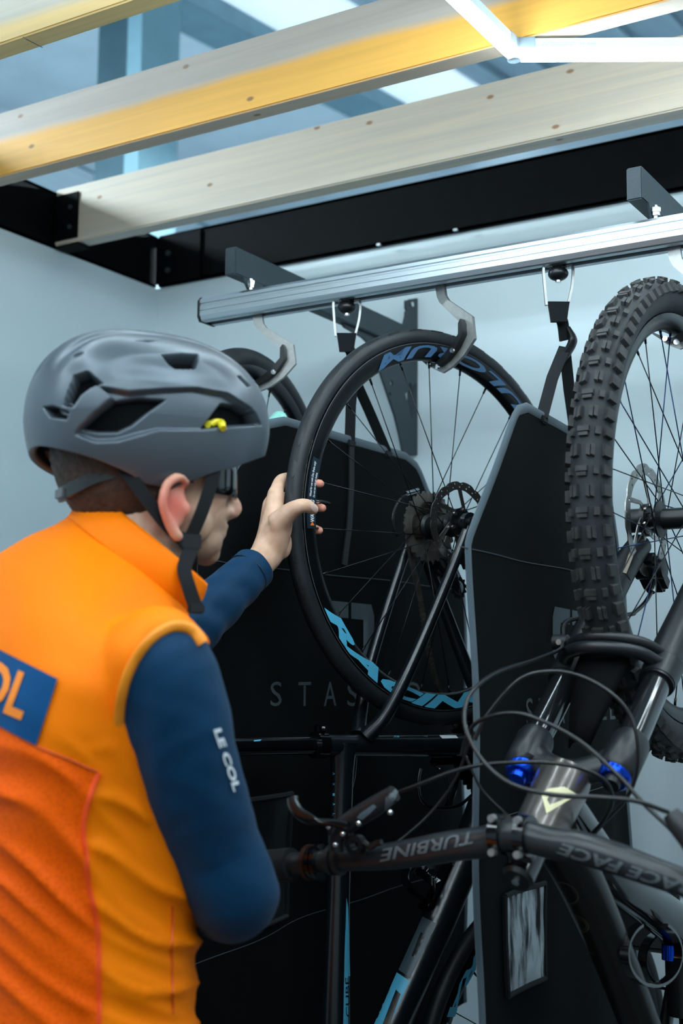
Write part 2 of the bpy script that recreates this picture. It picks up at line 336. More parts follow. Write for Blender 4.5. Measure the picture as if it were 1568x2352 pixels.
# ================================================================= the setting
K = 1.018
YW, XW, ZB, ZT = 2.634*K, -2.214*K, 1.45+1.002*K, 1.45+1.142*K      # back wall, left wall, beam underside / top
def slab(name, lo, hi, m, kind='structure'):
    lo, hi = npv(lo), npv(hi); o = MB().box((lo+hi)/2, hi-lo).build(name, m, None, smooth=False)
    return tag(o, kind=kind)
tag(slab('floor', (-6, -3, -0.1), (4, 8, 0), floor_m), 'grey floor of the bike workshop')
tag(slab('wall_left', (XW-0.1, -2.2, 0), (XW, YW+0.1, ZB), wall_m), 'pale blue white wall behind the man')
tag(slab('wall_back', (XW, YW, 0), (3.0, YW+0.1, ZB), wall_m), 'pale white wall behind the hanging bikes')
# the shed above the partition
roof_m = mat('roof_sheet', (0.26, 0.36, 0.42), 0.5, noise=0.12, scale=6, aniso=(14, 0.6, 1))
panel_m = mat('pale_wall_panel', (0.66, 0.76, 0.82), 0.5, noise=0.06, scale=4, aniso=(1, 0.4, 10))
sky_panel_m = mat('bright_roof_panel', (0.72, 0.84, 0.90), 0.5, noise=0.03, scale=5, emit=(0.72, 0.88, 1.0), estr=0.45)
steelpaint_m = mat('teal_grey_steel', (0.13, 0.25, 0.31), 0.5, noise=0.08, scale=10)
def roofz(y): return 3.95+0.1*y
def roof_strip(name, x0, x1, m, dz, label):
    mb = MB(); y0, y1 = 0.6, 7.0
    mb.prism([(x0, y0, roofz(y0)+dz), (x1, y0, roofz(y0)+dz), (x1, y1, roofz(y1)+dz), (x0, y1, roofz(y1)+dz)], (0, 0, 0.08))
    return tag(mb.build(name, m, smooth=False), label, kind='structure')
roof_strip('ceiling', -5.3, -3.62, panel_m, 0.0, 'pale roof panel near the column')
roof_strip('ceiling', -3.38, -2.955, sky_panel_m, 0.02, 'bright roof panel between two darker strips')
roof_strip('ceiling', -2.955, 2.5, roof_m, 0.04, 'ribbed blue grey roof sheet')
tag(MB().prism([(-3.62, 0.6, roofz(0.6)-0.07), (-3.38, 0.6, roofz(0.6)-0.07), (-3.38, 7, roofz(7)-0.07), (-3.62, 7, roofz(7)-0.07)], (0, 0, 0.2)).build('trim_1', steelpaint_m, smooth=False), 'steel purlin under the roof', kind='structure')
for k, xr in enumerate(np.arange(-2.8, -0.9, 0.25)):
    tag(MB().box((xr, 3.8, roofz(3.8)+0.02), (0.05, 6.4, 0.05), (npv((1, 0, 0)), npv((0, 0.995, 0.0995)), npv((0, -0.0995, 0.995)))).build('trim_2', roof_m, smooth=False), 'rib of the blue grey roof sheet', kind='structure')
tag(slab('wall_outer_back', (-5.3, 7.0, 0), (3, 7.1, 5.0), panel_m), 'far shed wall seen above the partition')
wl = tag(slab('wall_outer_left', (-5.2, 0.0, 0), (-5.1, 7.0, 5.0), panel_m), 'pale shed side wall with long seams seen between the joists')
for z in (3.1, 3.5, 3.9, 4.3):
    MB().box((-5.096, 3.5, z), (0.012, 7, 0.012)).build('panel_seam', steelpaint_m, wl, smooth=False)
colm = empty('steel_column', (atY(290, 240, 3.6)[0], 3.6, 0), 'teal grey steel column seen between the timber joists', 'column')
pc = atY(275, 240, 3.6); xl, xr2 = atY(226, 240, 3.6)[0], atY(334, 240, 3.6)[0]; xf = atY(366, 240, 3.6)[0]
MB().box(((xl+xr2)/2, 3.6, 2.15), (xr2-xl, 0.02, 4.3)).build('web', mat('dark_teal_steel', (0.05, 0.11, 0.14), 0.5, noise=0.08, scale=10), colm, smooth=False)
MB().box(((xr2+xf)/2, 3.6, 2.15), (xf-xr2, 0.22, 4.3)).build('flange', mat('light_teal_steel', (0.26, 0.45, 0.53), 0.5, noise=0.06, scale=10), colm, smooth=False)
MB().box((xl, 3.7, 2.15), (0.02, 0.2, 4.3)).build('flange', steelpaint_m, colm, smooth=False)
tag(MB().box((XW-0.55, 2.6, ZT+0.06), (0.10, 3.2, 0.12)).build('wall_girt', mat('light_teal_steel', (0.3, 0.5, 0.58), 0.5), None, smooth=False), 'light teal girt running along the shed wall behind the dark beam', 'beam')

def added_light(x, y, z, w, label):  # unseen lamps added to brighten the upper shed
    e = empty('added_shed_light', (x, y, z), label, 'light', 'added fill lights above the loft')
    MB().box((x, y, z+0.03), (1.3, 0.3, 0.05), bevel=0.005).build('added_lamp_body', housing_m, e, smooth=False)
    for sy in (-0.08, 0.08): MB().tube([(x-0.6, y+sy, z), (x+0.6, y+sy, z)], 0.013, 10).build('added_tube', mat('lit_added_tube', (0.9, 0.95, 1), 0.4, emit=LAMP_COLOR[:3], estr=w), e)
added_light(-1.2, 4.7, 3.15, 800.0, 'added unseen twin tube light brightening the shed behind the back wall')
added_light(-4.2, 0.9, 3.30, 520.0, 'added unseen twin tube light brightening the shed behind the left wall')
# black steel frame of the loft
def channel(name, a, b, inward, label):
    """C-section beam from a to b: web on the wall side's front, two flanges away from the room"""
    a, b = npv(a), npv(b); inward = npv(inward); hgt = ZT-ZB; mid = (a+b)/2; d = b-a; Ln = np.linalg.norm(d); d = d/Ln
    e = empty(name, (mid[0], mid[1], ZB), label, 'beam', 'black steel loft beams')
    ax = (d, inward, npv((0, 0, 1)))
    MB().box(mid-inward*0.004+npv((0, 0, hgt/2)), (Ln, 0.008, hgt), ax).build('web', beam_m, e, smooth=False)
    for zz in (0.004, hgt-0.004): MB().box(mid-inward*0.044+npv((0, 0, zz)), (Ln, 0.088, 0.0078), ax).build('flange', beam_m, e, smooth=False)
    return e
lb = channel('steel_beam', (XW+0.004, -2.0, ZB), (XW+0.004, YW-0.01, ZB), (1, 0, 0), 'black steel beam along the left wall above the man')
bb = channel('steel_beam', (XW+0.012, YW-0.012, ZB), (2.8, YW-0.012, ZB), (0, -1, 0), 'long black steel beam along the back wall above the bike rail')
MB().box((XW+0.085, YW-0.018, ZB+0.07), (0.15, 0.006, 0.13)).build('end_plate', beam_m, bb, smooth=False)
for px in ((387, 582), (386, 621)):
    P = atY(*px, YW-0.022); MB().disc(P, (0, 1, 0), 0.008, 0.01, 6).build('bolt', powder_m, bb, smooth=False)
for px in ((1046, 528), (870, 562)):
    P = atY(*px, YW-0.03); MB().box(P, (0.010, 0.008, 0.004)).build('clip', alu_m, bb, smooth=False)

# timber joists
pale = (0.60, 0.555, 0.49)
wood_a = wood('pale_spruce', (0.58, 0.53, 0.46), (0.70, 0.54, 0.31))
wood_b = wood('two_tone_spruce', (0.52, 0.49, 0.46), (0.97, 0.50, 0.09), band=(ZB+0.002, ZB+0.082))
wood_c = wood('yellow_spruce', (0.62, 0.58, 0.50), (0.92, 0.64, 0.27), band=(ZB-0.02, ZB+0.035))
JL = [(2.235, 2.28, wood_a, 'pale timber joist nearest the back wall, its end in a black hanger'),
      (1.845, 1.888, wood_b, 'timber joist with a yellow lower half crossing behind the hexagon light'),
      (1.428, 1.471, wood_c, 'timber joist at the top left corner with a pencil line')]
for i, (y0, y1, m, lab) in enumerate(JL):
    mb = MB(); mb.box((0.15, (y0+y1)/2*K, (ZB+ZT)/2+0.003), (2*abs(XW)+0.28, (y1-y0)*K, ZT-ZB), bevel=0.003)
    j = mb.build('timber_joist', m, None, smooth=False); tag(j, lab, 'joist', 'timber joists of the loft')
    h = empty('joist_hanger', (XW+0.02, (y0+y1)/2*K, ZB), ['black joist hanger bolted to the end of the joist nearest the back wall', 'black joist hanger of the two tone joist, left of the frame', 'black joist hanger of the joist nearest the camera'][i], 'bracket', 'joist hangers')
    for yy in (y0*K-0.003, y1*K+0.003):
        MB().box((XW+0.05, yy, (ZB+ZT)/2-0.002), (0.075, 0.005, 0.115)).build('side_plate', beam_m, h, smooth=False)
    MB().box((XW+0.05, (y0+y1)/2*K, ZB-0.002), (0.075, (y1-y0)*K, 0.004)).build('seat_plate', beam_m, h, smooth=False)
    for zz in (0.04, 0.09): MB().disc((XW+0.066, y0*K-0.007, ZB+zz), (0, 1, 0), 0.006, 0.006, 6).build('bolt', powder_m, h, smooth=False)
MB().tube([atY(53, 85, 1.428*K-0.0004), atY(60, 90, 1.428*K-0.0004), atZ(97, 109, ZB+0.0026)], 0.0006, 5).build('pencil_mark', mat('pencil_line', (0.06, 0.05, 0.05), 0.7), j)
# hexagon lights --------------------------------------------------------------
LZ = 2.4345; SIDE = 0.44
hexc = npv((-0.819*K, 1.839*K, LZ)) + SIDE*npv((math.cos(math.radians(-30)), math.sin(math.radians(-30)), 0))
grid = empty('hexagon_light', (hexc[0], hexc[1], 2.473), 'white honeycomb of glowing tube lights fixed under the joists, with unseen rows added', 'light')
edges = {}; nodes = {}
cens = [hexc]
for a in (240, 300, 0): cens.append(hexc+SIDE*math.sqrt(3)*npv((math.cos(math.radians(a)), math.sin(math.radians(a)), 0)))
cens += [hexc+npv((k*SIDE*math.sqrt(3), -3*SIDE, 0)) for k in (-1, 0, 1)]+[hexc+npv(((k-0.5)*SIDE*math.sqrt(3), -4.5*SIDE, 0)) for k in (-1, 0, 1)]  # out-of-view rows added to light the left wall and the man
for c in cens:
    vs = [c+SIDE*npv((math.cos(math.radians(30+60*k)), math.sin(math.radians(30+60*k)), 0)) for k in range(6)]
    for k in range(6):
        a, b = vs[k], vs[(k+1) % 6]; ka = (round(a[0], 3), round(a[1], 3)); kb = (round(b[0], 3), round(b[1], 3)); key = tuple(sorted((ka, kb)))
        edges[key] = (a, b); nodes[ka] = a; nodes[kb] = b
for key, (a, b) in edges.items():
    d = b-a; L = np.linalg.norm(d); d /= L; side = np.cross(npv((0, 0, 1)), d); a2, b2 = a+d*0.012, b-d*0.012
    m2 = (a2+b2)/2
    hs = MB().box(m2+npv((0, 0, 0.0265)), (L-0.024, 0.020, 0.017), (d, side, npv((0, 0, 1))), bevel=0.001).build('light_tube', housing_m, grid, smooth=False)
    df = MB(); pr = [(-0.010, 0.018), (-0.0108, 0.010), (-0.009, 0.004), (-0.005, 0.0008), (0, 0), (0.005, 0.0008), (0.009, 0.004), (0.0108, 0.010), (0.010, 0.018)]
    df.prism([a2+side*p+npv((0, 0, q)) for p, q in pr], b2-a2); df.build('diffuser', lamp_m, hs)
for c in nodes.values():
    mb = MB()
    for k in range(6):
        dd = npv((math.cos(math.radians(30+60*k)), math.sin(math.radians(30+60*k)), 0)); q = c+dd*SIDE
        if any(np.linalg.norm(q-x) < 0.01 for x in nodes.values()):
            sd = np.cross(npv((0, 0, 1)), dd); mb.box(c+dd*0.014+npv((0, 0, 0.0272)), (0.040, 0.0216, 0.0192), (dd, sd, npv((0, 0, 1))), bevel=0.001)
    mb.tube([c+npv((0, 0, 0.001)), c+npv((0, 0, 0.036))], 0.0113, 12); mb.build('tube_connector', clear_m, grid)
# CE / RoHS print on the housing right of the visible corner
J = npv((-0.819*K, 1.839*K, LZ)); dA = npv((math.cos(math.radians(30)), math.sin(math.radians(30)), 0)); sA = npv((dA[1], -dA[0], 0))
for s, x0, w, z0, h in (('Size : 20x440mm  CCT  Color : 6500K', 0.045, 0.055, 0.0262, 0.0018), ('Power : 100-240V~50/60Hz  8W', 0.045, 0.05, 0.0222, 0.0018), ('CE  RoHS', 0.106, 0.026, 0.0232, 0.0034)):
    v, f = text2d(s); lay(v, f, lambda a, b: J+dA*(x0+a*w)+sA*0.0103+npv((0, 0, z0+b*h)), 'printed_marking', mat('pale_grey_print', (0.35, 0.45, 0.52), 0.5), grid)

# ---------------------------------------------------------------- the rail on its wall brackets
RY0, RY1, RZ0, RZ1 = 1.913*K, 1.967*K, 2.112, 2.1585; RX0, RX1 = -1.503*K, 0.9
RYC = (RY0+RY1)/2
rail = empty('bike_rail', ((RX0+RX1)/2, RYC, RZ0), 'long silver aluminium rail that the bikes hang from', 'rail')
h = RZ1-RZ0; g = 0.0022
prof = [(RY0+0.006, RZ1), (RY0, RZ1-0.006), (RY0, RZ1-0.012), (RY0+g, RZ1-0.0135), (RY0+g, RZ1-0.0165), (RY0, RZ1-0.018), (RY0, RZ1-0.026), (RY0+0.0012, RZ1-0.0268), (RY0, RZ1-0.0276), (RY0, RZ0+0.010), (RY0+0.004, RZ0+0.002), (RY0+0.006, RZ0),
        (RYC-0.009, RZ0), (RYC-0.009, RZ0+0.006), (RYC-0.018, RZ0+0.006), (RYC-0.018, RZ0+0.022), (RYC+0.018, RZ0+0.022), (RYC+0.018, RZ0+0.006), (RYC+0.009, RZ0+0.006), (RYC+0.009, RZ0), (RY1-0.006, RZ0), (RY1, RZ0+0.010), (RY1, RZ1-0.006), (RY1-0.006, RZ1)]
MB().prism([(RX0, y, z) for y, z in prof], (RX1-RX0, 0, 0)).build('rail_extrusion', alu_m, rail, smooth=False)
MB().box(((RX0+RX1)/2, RYC, RZ0+0.020), (RX1-RX0-0.01, 0.034, 0.002)).build('slot_liner', plastic_m, rail, smooth=False)
ec = MB().prism([(RX0, y, z) for y, z in ((RY0-0.001, RZ0+0.008), (RY0-0.001, RZ1-0.007), (RY0+0.006, RZ1+0.001), (RY1-0.006, RZ1+0.001), (RY1+0.001, RZ1-0.006), (RY1+0.001, RZ0+0.008), (RY1-0.006, RZ0-0.001), (RY0+0.005, RZ0-0.001))], (-0.005, 0, 0)).build('end_cap', plastic_m, rail, smooth=False)
MB().disc((RX0-0.007, RY0+0.014, RZ0+0.026), (1, 0, 0), 0.005, 0.004, 10).build('screw', steel_m, ec)
def bracket(X, label):
    b = empty('rail_bracket', (X, YW, 1.95), label, 'bracket', 'rail brackets')
    ya, zb, zt = 1.902*K, 1.45+0.725*K, 1.45+0.778*K
    MB().box((X, (ya+YW-0.012)/2, (zb+zt)/2), (0.026, YW-0.012-ya, zt-zb), bevel=0.002).build('arm', powder_m, b, smooth=False)
    pts = [(760, 700), (800, 715), (829, 713), (872, 730), (900, 744), (914, 748), (926, 742), (930, 725), (930, 690), (957, 686), (957, 1046), (925, 1046), (916, 1000), (905, 955), (880, 880), (858, 815), (846, 790), (830, 775), (790, 752)]
    poly = []
    for q in pts:
        p = atX(*q, -1.425*K); poly.append((X-0.003, min(p[1], YW-0.004), p[2]))
    # plate with real holes: boolean-free, cut as a grid of the outline minus holes
    holes = [((897, 880), 0.007), ((940, 888), 0.009), ((893, 905), 0.005), ((930, 700+12), 0.004)]
    bm = bmesh.new(); f = bm.faces.new([bm.verts.new(p) for p in poly]); 
    ret = bmesh.ops.extrude_face_region(bm, geom=[f]); bmesh.ops.translate(bm, vec=(0.006, 0, 0), verts=[v for v in ret['geom'] if isinstance(v, bmesh.types.BMVert)])
    bmesh.ops.recalc_face_normals(bm, faces=bm.faces); me = bpy.data.meshes.new('gusset_plate'); bm.to_mesh(me); bm.free(); me.materials.append(powder_m); gp = link('gusset_plate', me, b)
    cut = MB()
    for q, r in holes:
        p = atX(*q, -1.425*K); cut.tube([(X-0.02, p[1], p[2]), (X+0.02, p[1], p[2])], r, 16)
    p0, p1, p2, p3 = [atX(*q, -1.425*K) for q in ((928, 905), (953, 880), (953, 940), (944, 965))]
    cut.prism([(X-0.02, p[1], p[2]) for p in (p0, p1, p2, p3)], (0.04, 0, 0))
    co = cut.build('cutter', powder_m, None, smooth=False)
    md = gp.modifiers.new('b', 'BOOLEAN'); md.object = co; md.solver = 'EXACT'; md.use_self = True
    dg = bpy.context.evaluated_depsgraph_get(); me2 = bpy.data.meshes.new_from_object(gp.evaluated_get(dg)); gp.modifiers.clear(); gp.data = me2
    bpy.data.objects.remove(co)
    pz = [atX(957, 686, -1.425*K)[2], atX(957, 1046, -1.425*K)[2]]
    MB().box((X-0.010, YW-0.004, sum(pz)/2), (0.026, 0.006, pz[0]-pz[1]), bevel=0.001).build('wall_plate', powder_m, b, smooth=False)
    P = atX(940, 700, -1.425*K); MB().disc((X+0.006, P[1], P[2]), (1, 0, 0), 0.006, 0.006, 8).build('bolt', steel_m, b)
    # saddle under the arm and its bolts
    MB().prism([(X+0.012, ya+0.022, zb), (X+0.012, ya+0.085, zb), (X+0.012, ya+0.10, RZ1), (X+0.012, ya+0.045, RZ1), (X+0.012, ya+0.03, zb-0.012)], (0.004, 0, 0)).build('saddle_plate', powder_m, b, smooth=False)
    MB().box((X+0.014, ya+0.072, RZ1+0.002), (0.05, 0.055, 0.004)).build('saddle_foot', powder_m, b, smooth=False)
    for dy in (0.038,):
        mb = MB(); mb.tube([(X+0.022, ya+dy, zb-0.002), (X+0.022, ya+dy, zb-0.032)], 0.0035, 8); mb.tube([(X+0.022, ya+dy, zb-0.006), (X+0.022, ya+dy, zb-0.013)], 0.008, 6); mb.tube([(X+0.022, ya+dy, zb-0.013), (X+0.022, ya+dy, zb-0.019)], 0.0065, 6); mb.build('hex_nut', steel_m, b, smooth=False)
    MB().disc((X+0.026, ya+0.09, RZ1+0.005), (0, 0, 1), 0.006, 0.005, 8).build('rivet', steel_m, b)
    return b
bracket(-1.425*K, 'dark grey wall bracket at the left end of the rail, with a perforated gusset plate')
bracket(-0.646*K, 'dark grey bracket arm at the right edge above the knobbly tyre')

# ---------------------------------------------------------------- frames of the three hanging bikes
F1 = Frame((-1.4009*K*0.993, 1.978, 1.700), 98.4)
F2 = Frame((-1.0278, 1.9845, 1.6926), 72.97)
F3 = Frame((-0.6105, 1.978, 1.6825), 87.65)
# hook outline taken once, in the cross plane of the middle wheel
HO = [(1033, 640), (1034, 672), (1040, 684), (1091, 724), (1092, 778), (1066, 818), (1042, 842), (1018, 857), (998, 848), (981, 830), (990, 832), (1004, 840), (1018, 840), (1036, 822), (1058, 793), (1069, 775), (1068, 745), (1020, 690), (1015, 676), (1013, 640)]
HL = [F2.px_s(x, y, 0.0)[1:] for x, y in HO]
PADO = [(1071, 735), (1075, 745), (1076, 770), (1062, 800), (1040, 828), (1020, 843), (1000, 846), (981, 830), (983, 827), (1000, 836), (1014, 836), (1034, 816), (1055, 788), (1066, 770), (1066, 745)]
PADL = [F2.px_s(x, y, 0.0)[1:] for x, y in PADO]
ztop = max(z for w, z in HL)
def hook(fr, label, dz=0.0):
    top = RZ0+0.012-fr.c[2]
    hk = empty('wheel_hook', fr.P(0, 0, top), label, 'hook', 'steel wheel hooks')
    cen = [(w, z) for w, z in HL]; wt = 0.5*(HL[0][0]+HL[-1][0])
    def zz(z): return z + (top-ztop)*max(0, (z-HL[4][1])/(ztop-HL[4][1]))
    def ww(w, z): return w - wt*max(0, (z-HL[4][1])/(ztop-HL[4][1]))
    MB().prism([fr.P(-0.003, ww(w, z), zz(z)) for w, z in cen], fr.h*0.006).build('hook_plate', hook_m, hk, smooth=False)
    pad = MB().prism([fr.P(-0.015, w+0.001, z) for w, z in PADL], fr.h*0.030).build('rubber_pad', plastic_m, hk, angle=50)
    for i, px in enumerate(((1053, 808), (1018, 846), (1001, 840))):
        s, w, z = F2.px_s(*px, 0.0); MB().disc(fr.P(-0.016, w, z), fr.h, 0.0045, 0.004, 10).build('pad_screw', steel_m, pad)
    MB().box(fr.P(0, 0, RZ0+0.013-fr.c[2]), (0.05, 0.030, 0.010), bevel=0.002).build('rail_slider', plastic_m, hk, smooth=False)
    return hk
hook(F1, 'steel hook holding up the small wheel right behind the helmet')
hook(F2, 'steel hook holding the rim of the wheel the man grips')
hook(F3, 'steel hook holding the knobbly tyred wheel at the right edge')

# ---------------------------------------------------------------- hanging fabric dividers
def wave(v, z, ph): return 0.010*math.sin(v*9+ph+z*1.7)+0.006*math.sin(v*21+2*ph-z*3.1)+0.004*math.sin(z*14+v*6)
def divider(fr, hwf, z0, z1, ph, label, amp=1.0, flare=0.0):
    """fr centred on the strap line; hwf(z) -> (near, far) half widths"""
    d = empty('bike_divider', fr.P(0, 0, z0-fr.c[2]), label, 'divider', 'hanging bike dividers')
    NZ, NV = 90, 60; mb = MB(); zs = list(np.linspace(z1, z0, NZ))
    def S(v, z): return fr.P(v, amp*wave(v, z, ph)*min(1, (z1-z)/0.25+0.05), z-fr.c[2])
    for z in zs:
        a, b = hwf(z)
        for k in range(NV+1): mb.v.append(tuple(S(-a+(a+b)*k/NV, z)))
    for i in range(NZ-1):
        for k in range(NV): q = i*(NV+1)+k; mb.f.append((q, q+1, q+NV+2, q+NV+1))
    o = mb.build('fabric_panel', curtain_m, d); md = o.modifiers.new('t', 'SOLIDIFY'); md.thickness = 0.003; md.offset = 0
    path = [S(-hwf(z)[0], z) for z in zs[::-1]]+[S(v, z1) for v in np.linspace(-hwf(z1)[0]+0.01, hwf(z1)[1]-0.01, 24)]+[S(hwf(z)[1], z) for z in zs]
    sides = []
    MB().tube(path, 0.0085, 8, flat=(0.42, 1.0), up=fr.n).build('binding_tape', bind_m, d)
    return d, S, mb.bvh()
def shoulders(z, ztop, zlow, top, full):
    t = max(0.0, min(1.0, (ztop-z)/(ztop-zlow)))
    r = top+(full-top)*(t**0.85)
    if ztop-z < 0.022: r -= 0.03*(1-math.sqrt(max(0, 1-(1-(ztop-z)/0.022)**2)))
    return r
C1X, C2X = -1.192*K, -0.789*K
FC1 = Frame((C1X, 1.985, 1.85), 90.0); FC2 = Frame((C2X, 1.98, 1.85), 95.2)
ZC1 = 1.45+0.400*K; ZC2 = 1.45+0.386*K
d1, S1, bv1 = divider(FC1, lambda z: (shoulders(z, ZC1, 1.63, 0.235, 0.455), shoulders(z, ZC1, 1.60, 0.24, 0.475)), 0.78, ZC1, 0.4, 'black fabric divider behind the road wheel with grey edge binding and a printed name')
d2, S2, bv2 = divider(FC2, lambda z: (shoulders(z, ZC2, 1.62, 0.205, 0.398), shoulders(z, ZC2, 1.60, 0.22, 0.43)+max(0, 1.12-z)*0.10), 0.78, ZC2, 1.9, 'black fabric divider between the road wheel and the knobbly tyre, grey edge facing the camera', amp=0.8)
def icon(o, s, bvh, par, u=(1, 0.04), v=(0, 1)):
    """two bracket halves of the divider's emblem, drawn in pixels of the photograph's frame"""
    half = [(0.06, 0), (0.47, 0), (0.47, 0.23), (0.22, 0.23), (0.22, 0.62), (0.19, 0.62), (0.22, 0.66), (0.22, 0.80), (0.30, 1.0), (0.18, 0.95), (0.0, 0.72), (0.03, 0.62), (0.0, 0.58), (0.0, 0.16)]
    for mirror in (False, True):
        p = [((1-a if mirror else a), b) for a, b in half]
        P = [(o[0]+s[0]*(a*u[0])+s[1]*b*v[0], o[1]+s[0]*a*u[1]+s[1]*b*v[1]) for a, b in p]
        decal([P], bvh, 'printed_emblem', print_m, par, (14, 14), 0.0022)
icon((745, 1378), (112, 160), bv1, d1, u=(1, 0.10)); icon((1266, 1392), (84, 150), bv2, d2, u=(1, 0.20))
for i, (c, x) in enumerate(zip('STASHED', (618, 682, 741, 795, 838, 888, 934))):
    y = 1622-0.004*i*10; decal_text(c, (x, y), (26 if c == 'S' else 29, -1), (0.5, -58), bv1, 'printed_letter', print_m, d1, off=0.0022)
for i, (c, x) in enumerate(zip('STASHED', (1206, 1235, 1270, 1306, 1330, 1366, 1398))):
    decal_text(c, (x, 1668-2.6*i), (16 if c == 'S' else 24, -2), (-2, -66+i), bv2, 'printed_letter', print_m, d2, off=0.0022)
# seams and clear pockets
def seam(S, v0, v1, z0, z1, par):
    MB().tube([S(v0+(v1-v0)*t, z0+(z1-z0)*t)+CAMSIDE*0.002 for t in np.linspace(0, 1, 40)], 0.0009, 5).build('stitched_seam', mat('grey_thread', (0.05, 0.06, 0.07), 0.7), par)
CAMSIDE = npv((1, 0, 0))
seam(S1, -0.44, 0.46, 1.61, 1.61, d1); seam(S2, -0.43, 0.42, 1.61, 1.605, d2); seam(S2, -0.43, 0.43, 1.24, 1.255, d2); seam(S1, -0.45, 0.46, 1.02, 1.06, d1)
def pocket(S, v0, v1, z0, z1, par, m, cut=0.0):
    mb = MB(); n = 14
    for i in range(n+1):
        for j in range(n+1):
            t, u = i/n, j/n; z = z1+(z0-z1+cut*(1-t))*u
            mb.v.append(tuple(S(v0+(v1-v0)*t, z)+CAMSIDE*(0.006+0.004*math.sin(t*math.pi)*math.sin(u*math.pi)+0.0012*math.sin(9*t+5*u)*math.sin(7*u))))
    for i in range(n):
        for j in range(n): q = i*(n+1)+j; mb.f.append((q, q+1, q+n+2, q+n+1))
    o = mb.build('clear_pocket', m, par)
    path = [S(v0+(v1-v0)*t, z1)+CAMSIDE*0.006 for t in np.linspace(0, 1, 10)]+[S(v1, z1+(z0-z1)*u)+CAMSIDE*0.006 for u in np.linspace(0, 1, 10)]+[S(v1+(v0-v1)*t, z0+cut*t)+CAMSIDE*0.006 for t in np.linspace(0, 1, 10)]+[S(v0, z0+cut+(z1-z0-cut)*u)+CAMSIDE*0.006 for u in np.linspace(0, 1, 10)]
    MB().tube(path, 0.004, 6).build('pocket_trim', strap_m, o)
a = FC2.px(1176, 2290); b = FC2.px(1247, 2245); c = FC2.px(1240, 2030)
pocket(S2, a[0], b[0], b[2]+1.85, c[2]+1.85, d2, vinyl_m, cut=a[2]-b[2])
a = FC1.px(500, 2150); b = FC1.px(668, 1822)
pocket(S1, a[0], b[0], a[2]+1.85, b[2]+1.85, d1, vinyl_dark_m)
# webbing that carries each divider
rh0 = npv((math.cos(YAW), math.sin(YAW), 0))
def sling(fr, buckle, feet, strip, label, S):
    X = fr.c[0]; top = npv((X, RYC, RZ0)); e = empty('hanging_strap', top, label, 'strap', 'webbing straps of the dividers')
    sw = MB(); sw.box(top+npv((0, 0, 0.006)), (0.026, 0.016, 0.02), bevel=0.002); sw.ball(top+npv((0, 0, -0.012)), (0.017, 0.017, 0.012)); sw.build('rail_slider', plastic_m, e)
    MB().disc(top+npv((0, 0, -0.0245)), (0, 0, 1), 0.005, 0.004, 10).build('screw', steel_m, e)
    r = rh0; ring = [top+r*a+npv((0, 0, b)) for a, b in ((-0.020, -0.066), (-0.023, -0.03), (-0.024, 0.0), (-0.014, 0.001), (0.014, 0.001), (0.024, 0.0), (0.023, -0.03), (0.015, -0.066), (-0.020, -0.066))]
    MB().ribbon(spline(ring[:-1], 4), 0.007, 0.004, CF).build('metal_loop', hook_m, e)
    B = npv(fr.P(*buckle)); t0 = top+npv((0, 0, -0.064))
    sl = MB(); sl.ribbon(spline([t0+npv((0, 0, 0.004)), t0+npv((0, 0, -0.012)), t0+npv((0, 0, -0.03))], 4), list(np.linspace(0.036, 0.026, 9)), 0.008, CR); sl.build('strap_sleeve', strap_m, e)
    mid = (t0+B)/2; MB().ribbon(spline([t0+npv((0, 0, -0.02)), mid+npv((0.001, 0.002, 0)), B], 8), 0.019, 0.004, [CR*math.cos(0.5*t)+CF*math.sin(0.5*t) for t in np.linspace(0, 1, 17)]).build('webbing', strap_m, e)
    bk = MB(); bk.tube(spline([B+fr.n*-0.006+npv((0, 0, 0.022)), B+fr.n*-0.013+fr.h*0.004, B+fr.n*-0.004+npv((0, 0, -0.022)), B+fr.n*0.003+npv((0, 0, -0.036))], 6), [0.007, 0.013, 0.012, 0.006], 10, flat=(1.0, 0.55), up=fr.h); bk.build('buckle', plastic_m, e)
    for ft in feet:
        P = npv(fr.P(*ft)); MB().ribbon([B+npv((0, 0, -0.012)), (B+P)/2+fr.n*0.002, P], 0.019, 0.003, CR).build('webbing', strap_m, e)
        MB().box(P+npv((0, 0, -0.004)), (0.014, 0.024, 0.012), (fr.n, fr.h, npv((0, 0, 1))), bevel=0.002).build('strap_anchor', strap_m, e, smooth=False)
    return e
b1 = FC1.px(812, 850); sling(FC1, b1, [(FC1.px(803, 1012)[0], 0, ZC1-1.85-0.002), (FC1.px(888, 1046)[0], 0, ZC1-1.85-0.002)], None, 'black webbing strap carrying the divider behind the road wheel', S1)
b2 = FC2.px(1296, 782); sling(FC2, b2, [(FC2.px(1244, 966)[0], 0, ZC2-1.85-0.002), (FC2.px(1322, 1000)[0], 0, ZC2-1.85-0.002)], None, 'black webbing strap with a buckle carrying the divider beside the knobbly tyre', S2)
MB().ribbon([S1(FC1.px(x, y)[0], z)+CAMSIDE*0.004 for (x, y), z in zip([(803, 1012), (803, 1100), (798, 1200), (790, 1298)], np.linspace(ZC1-0.01, FC1.px(790, 1298)[2]+1.85, 4))], 0.016, 0.003, FC1.h).build('sewn_strap', strap_m, d1)
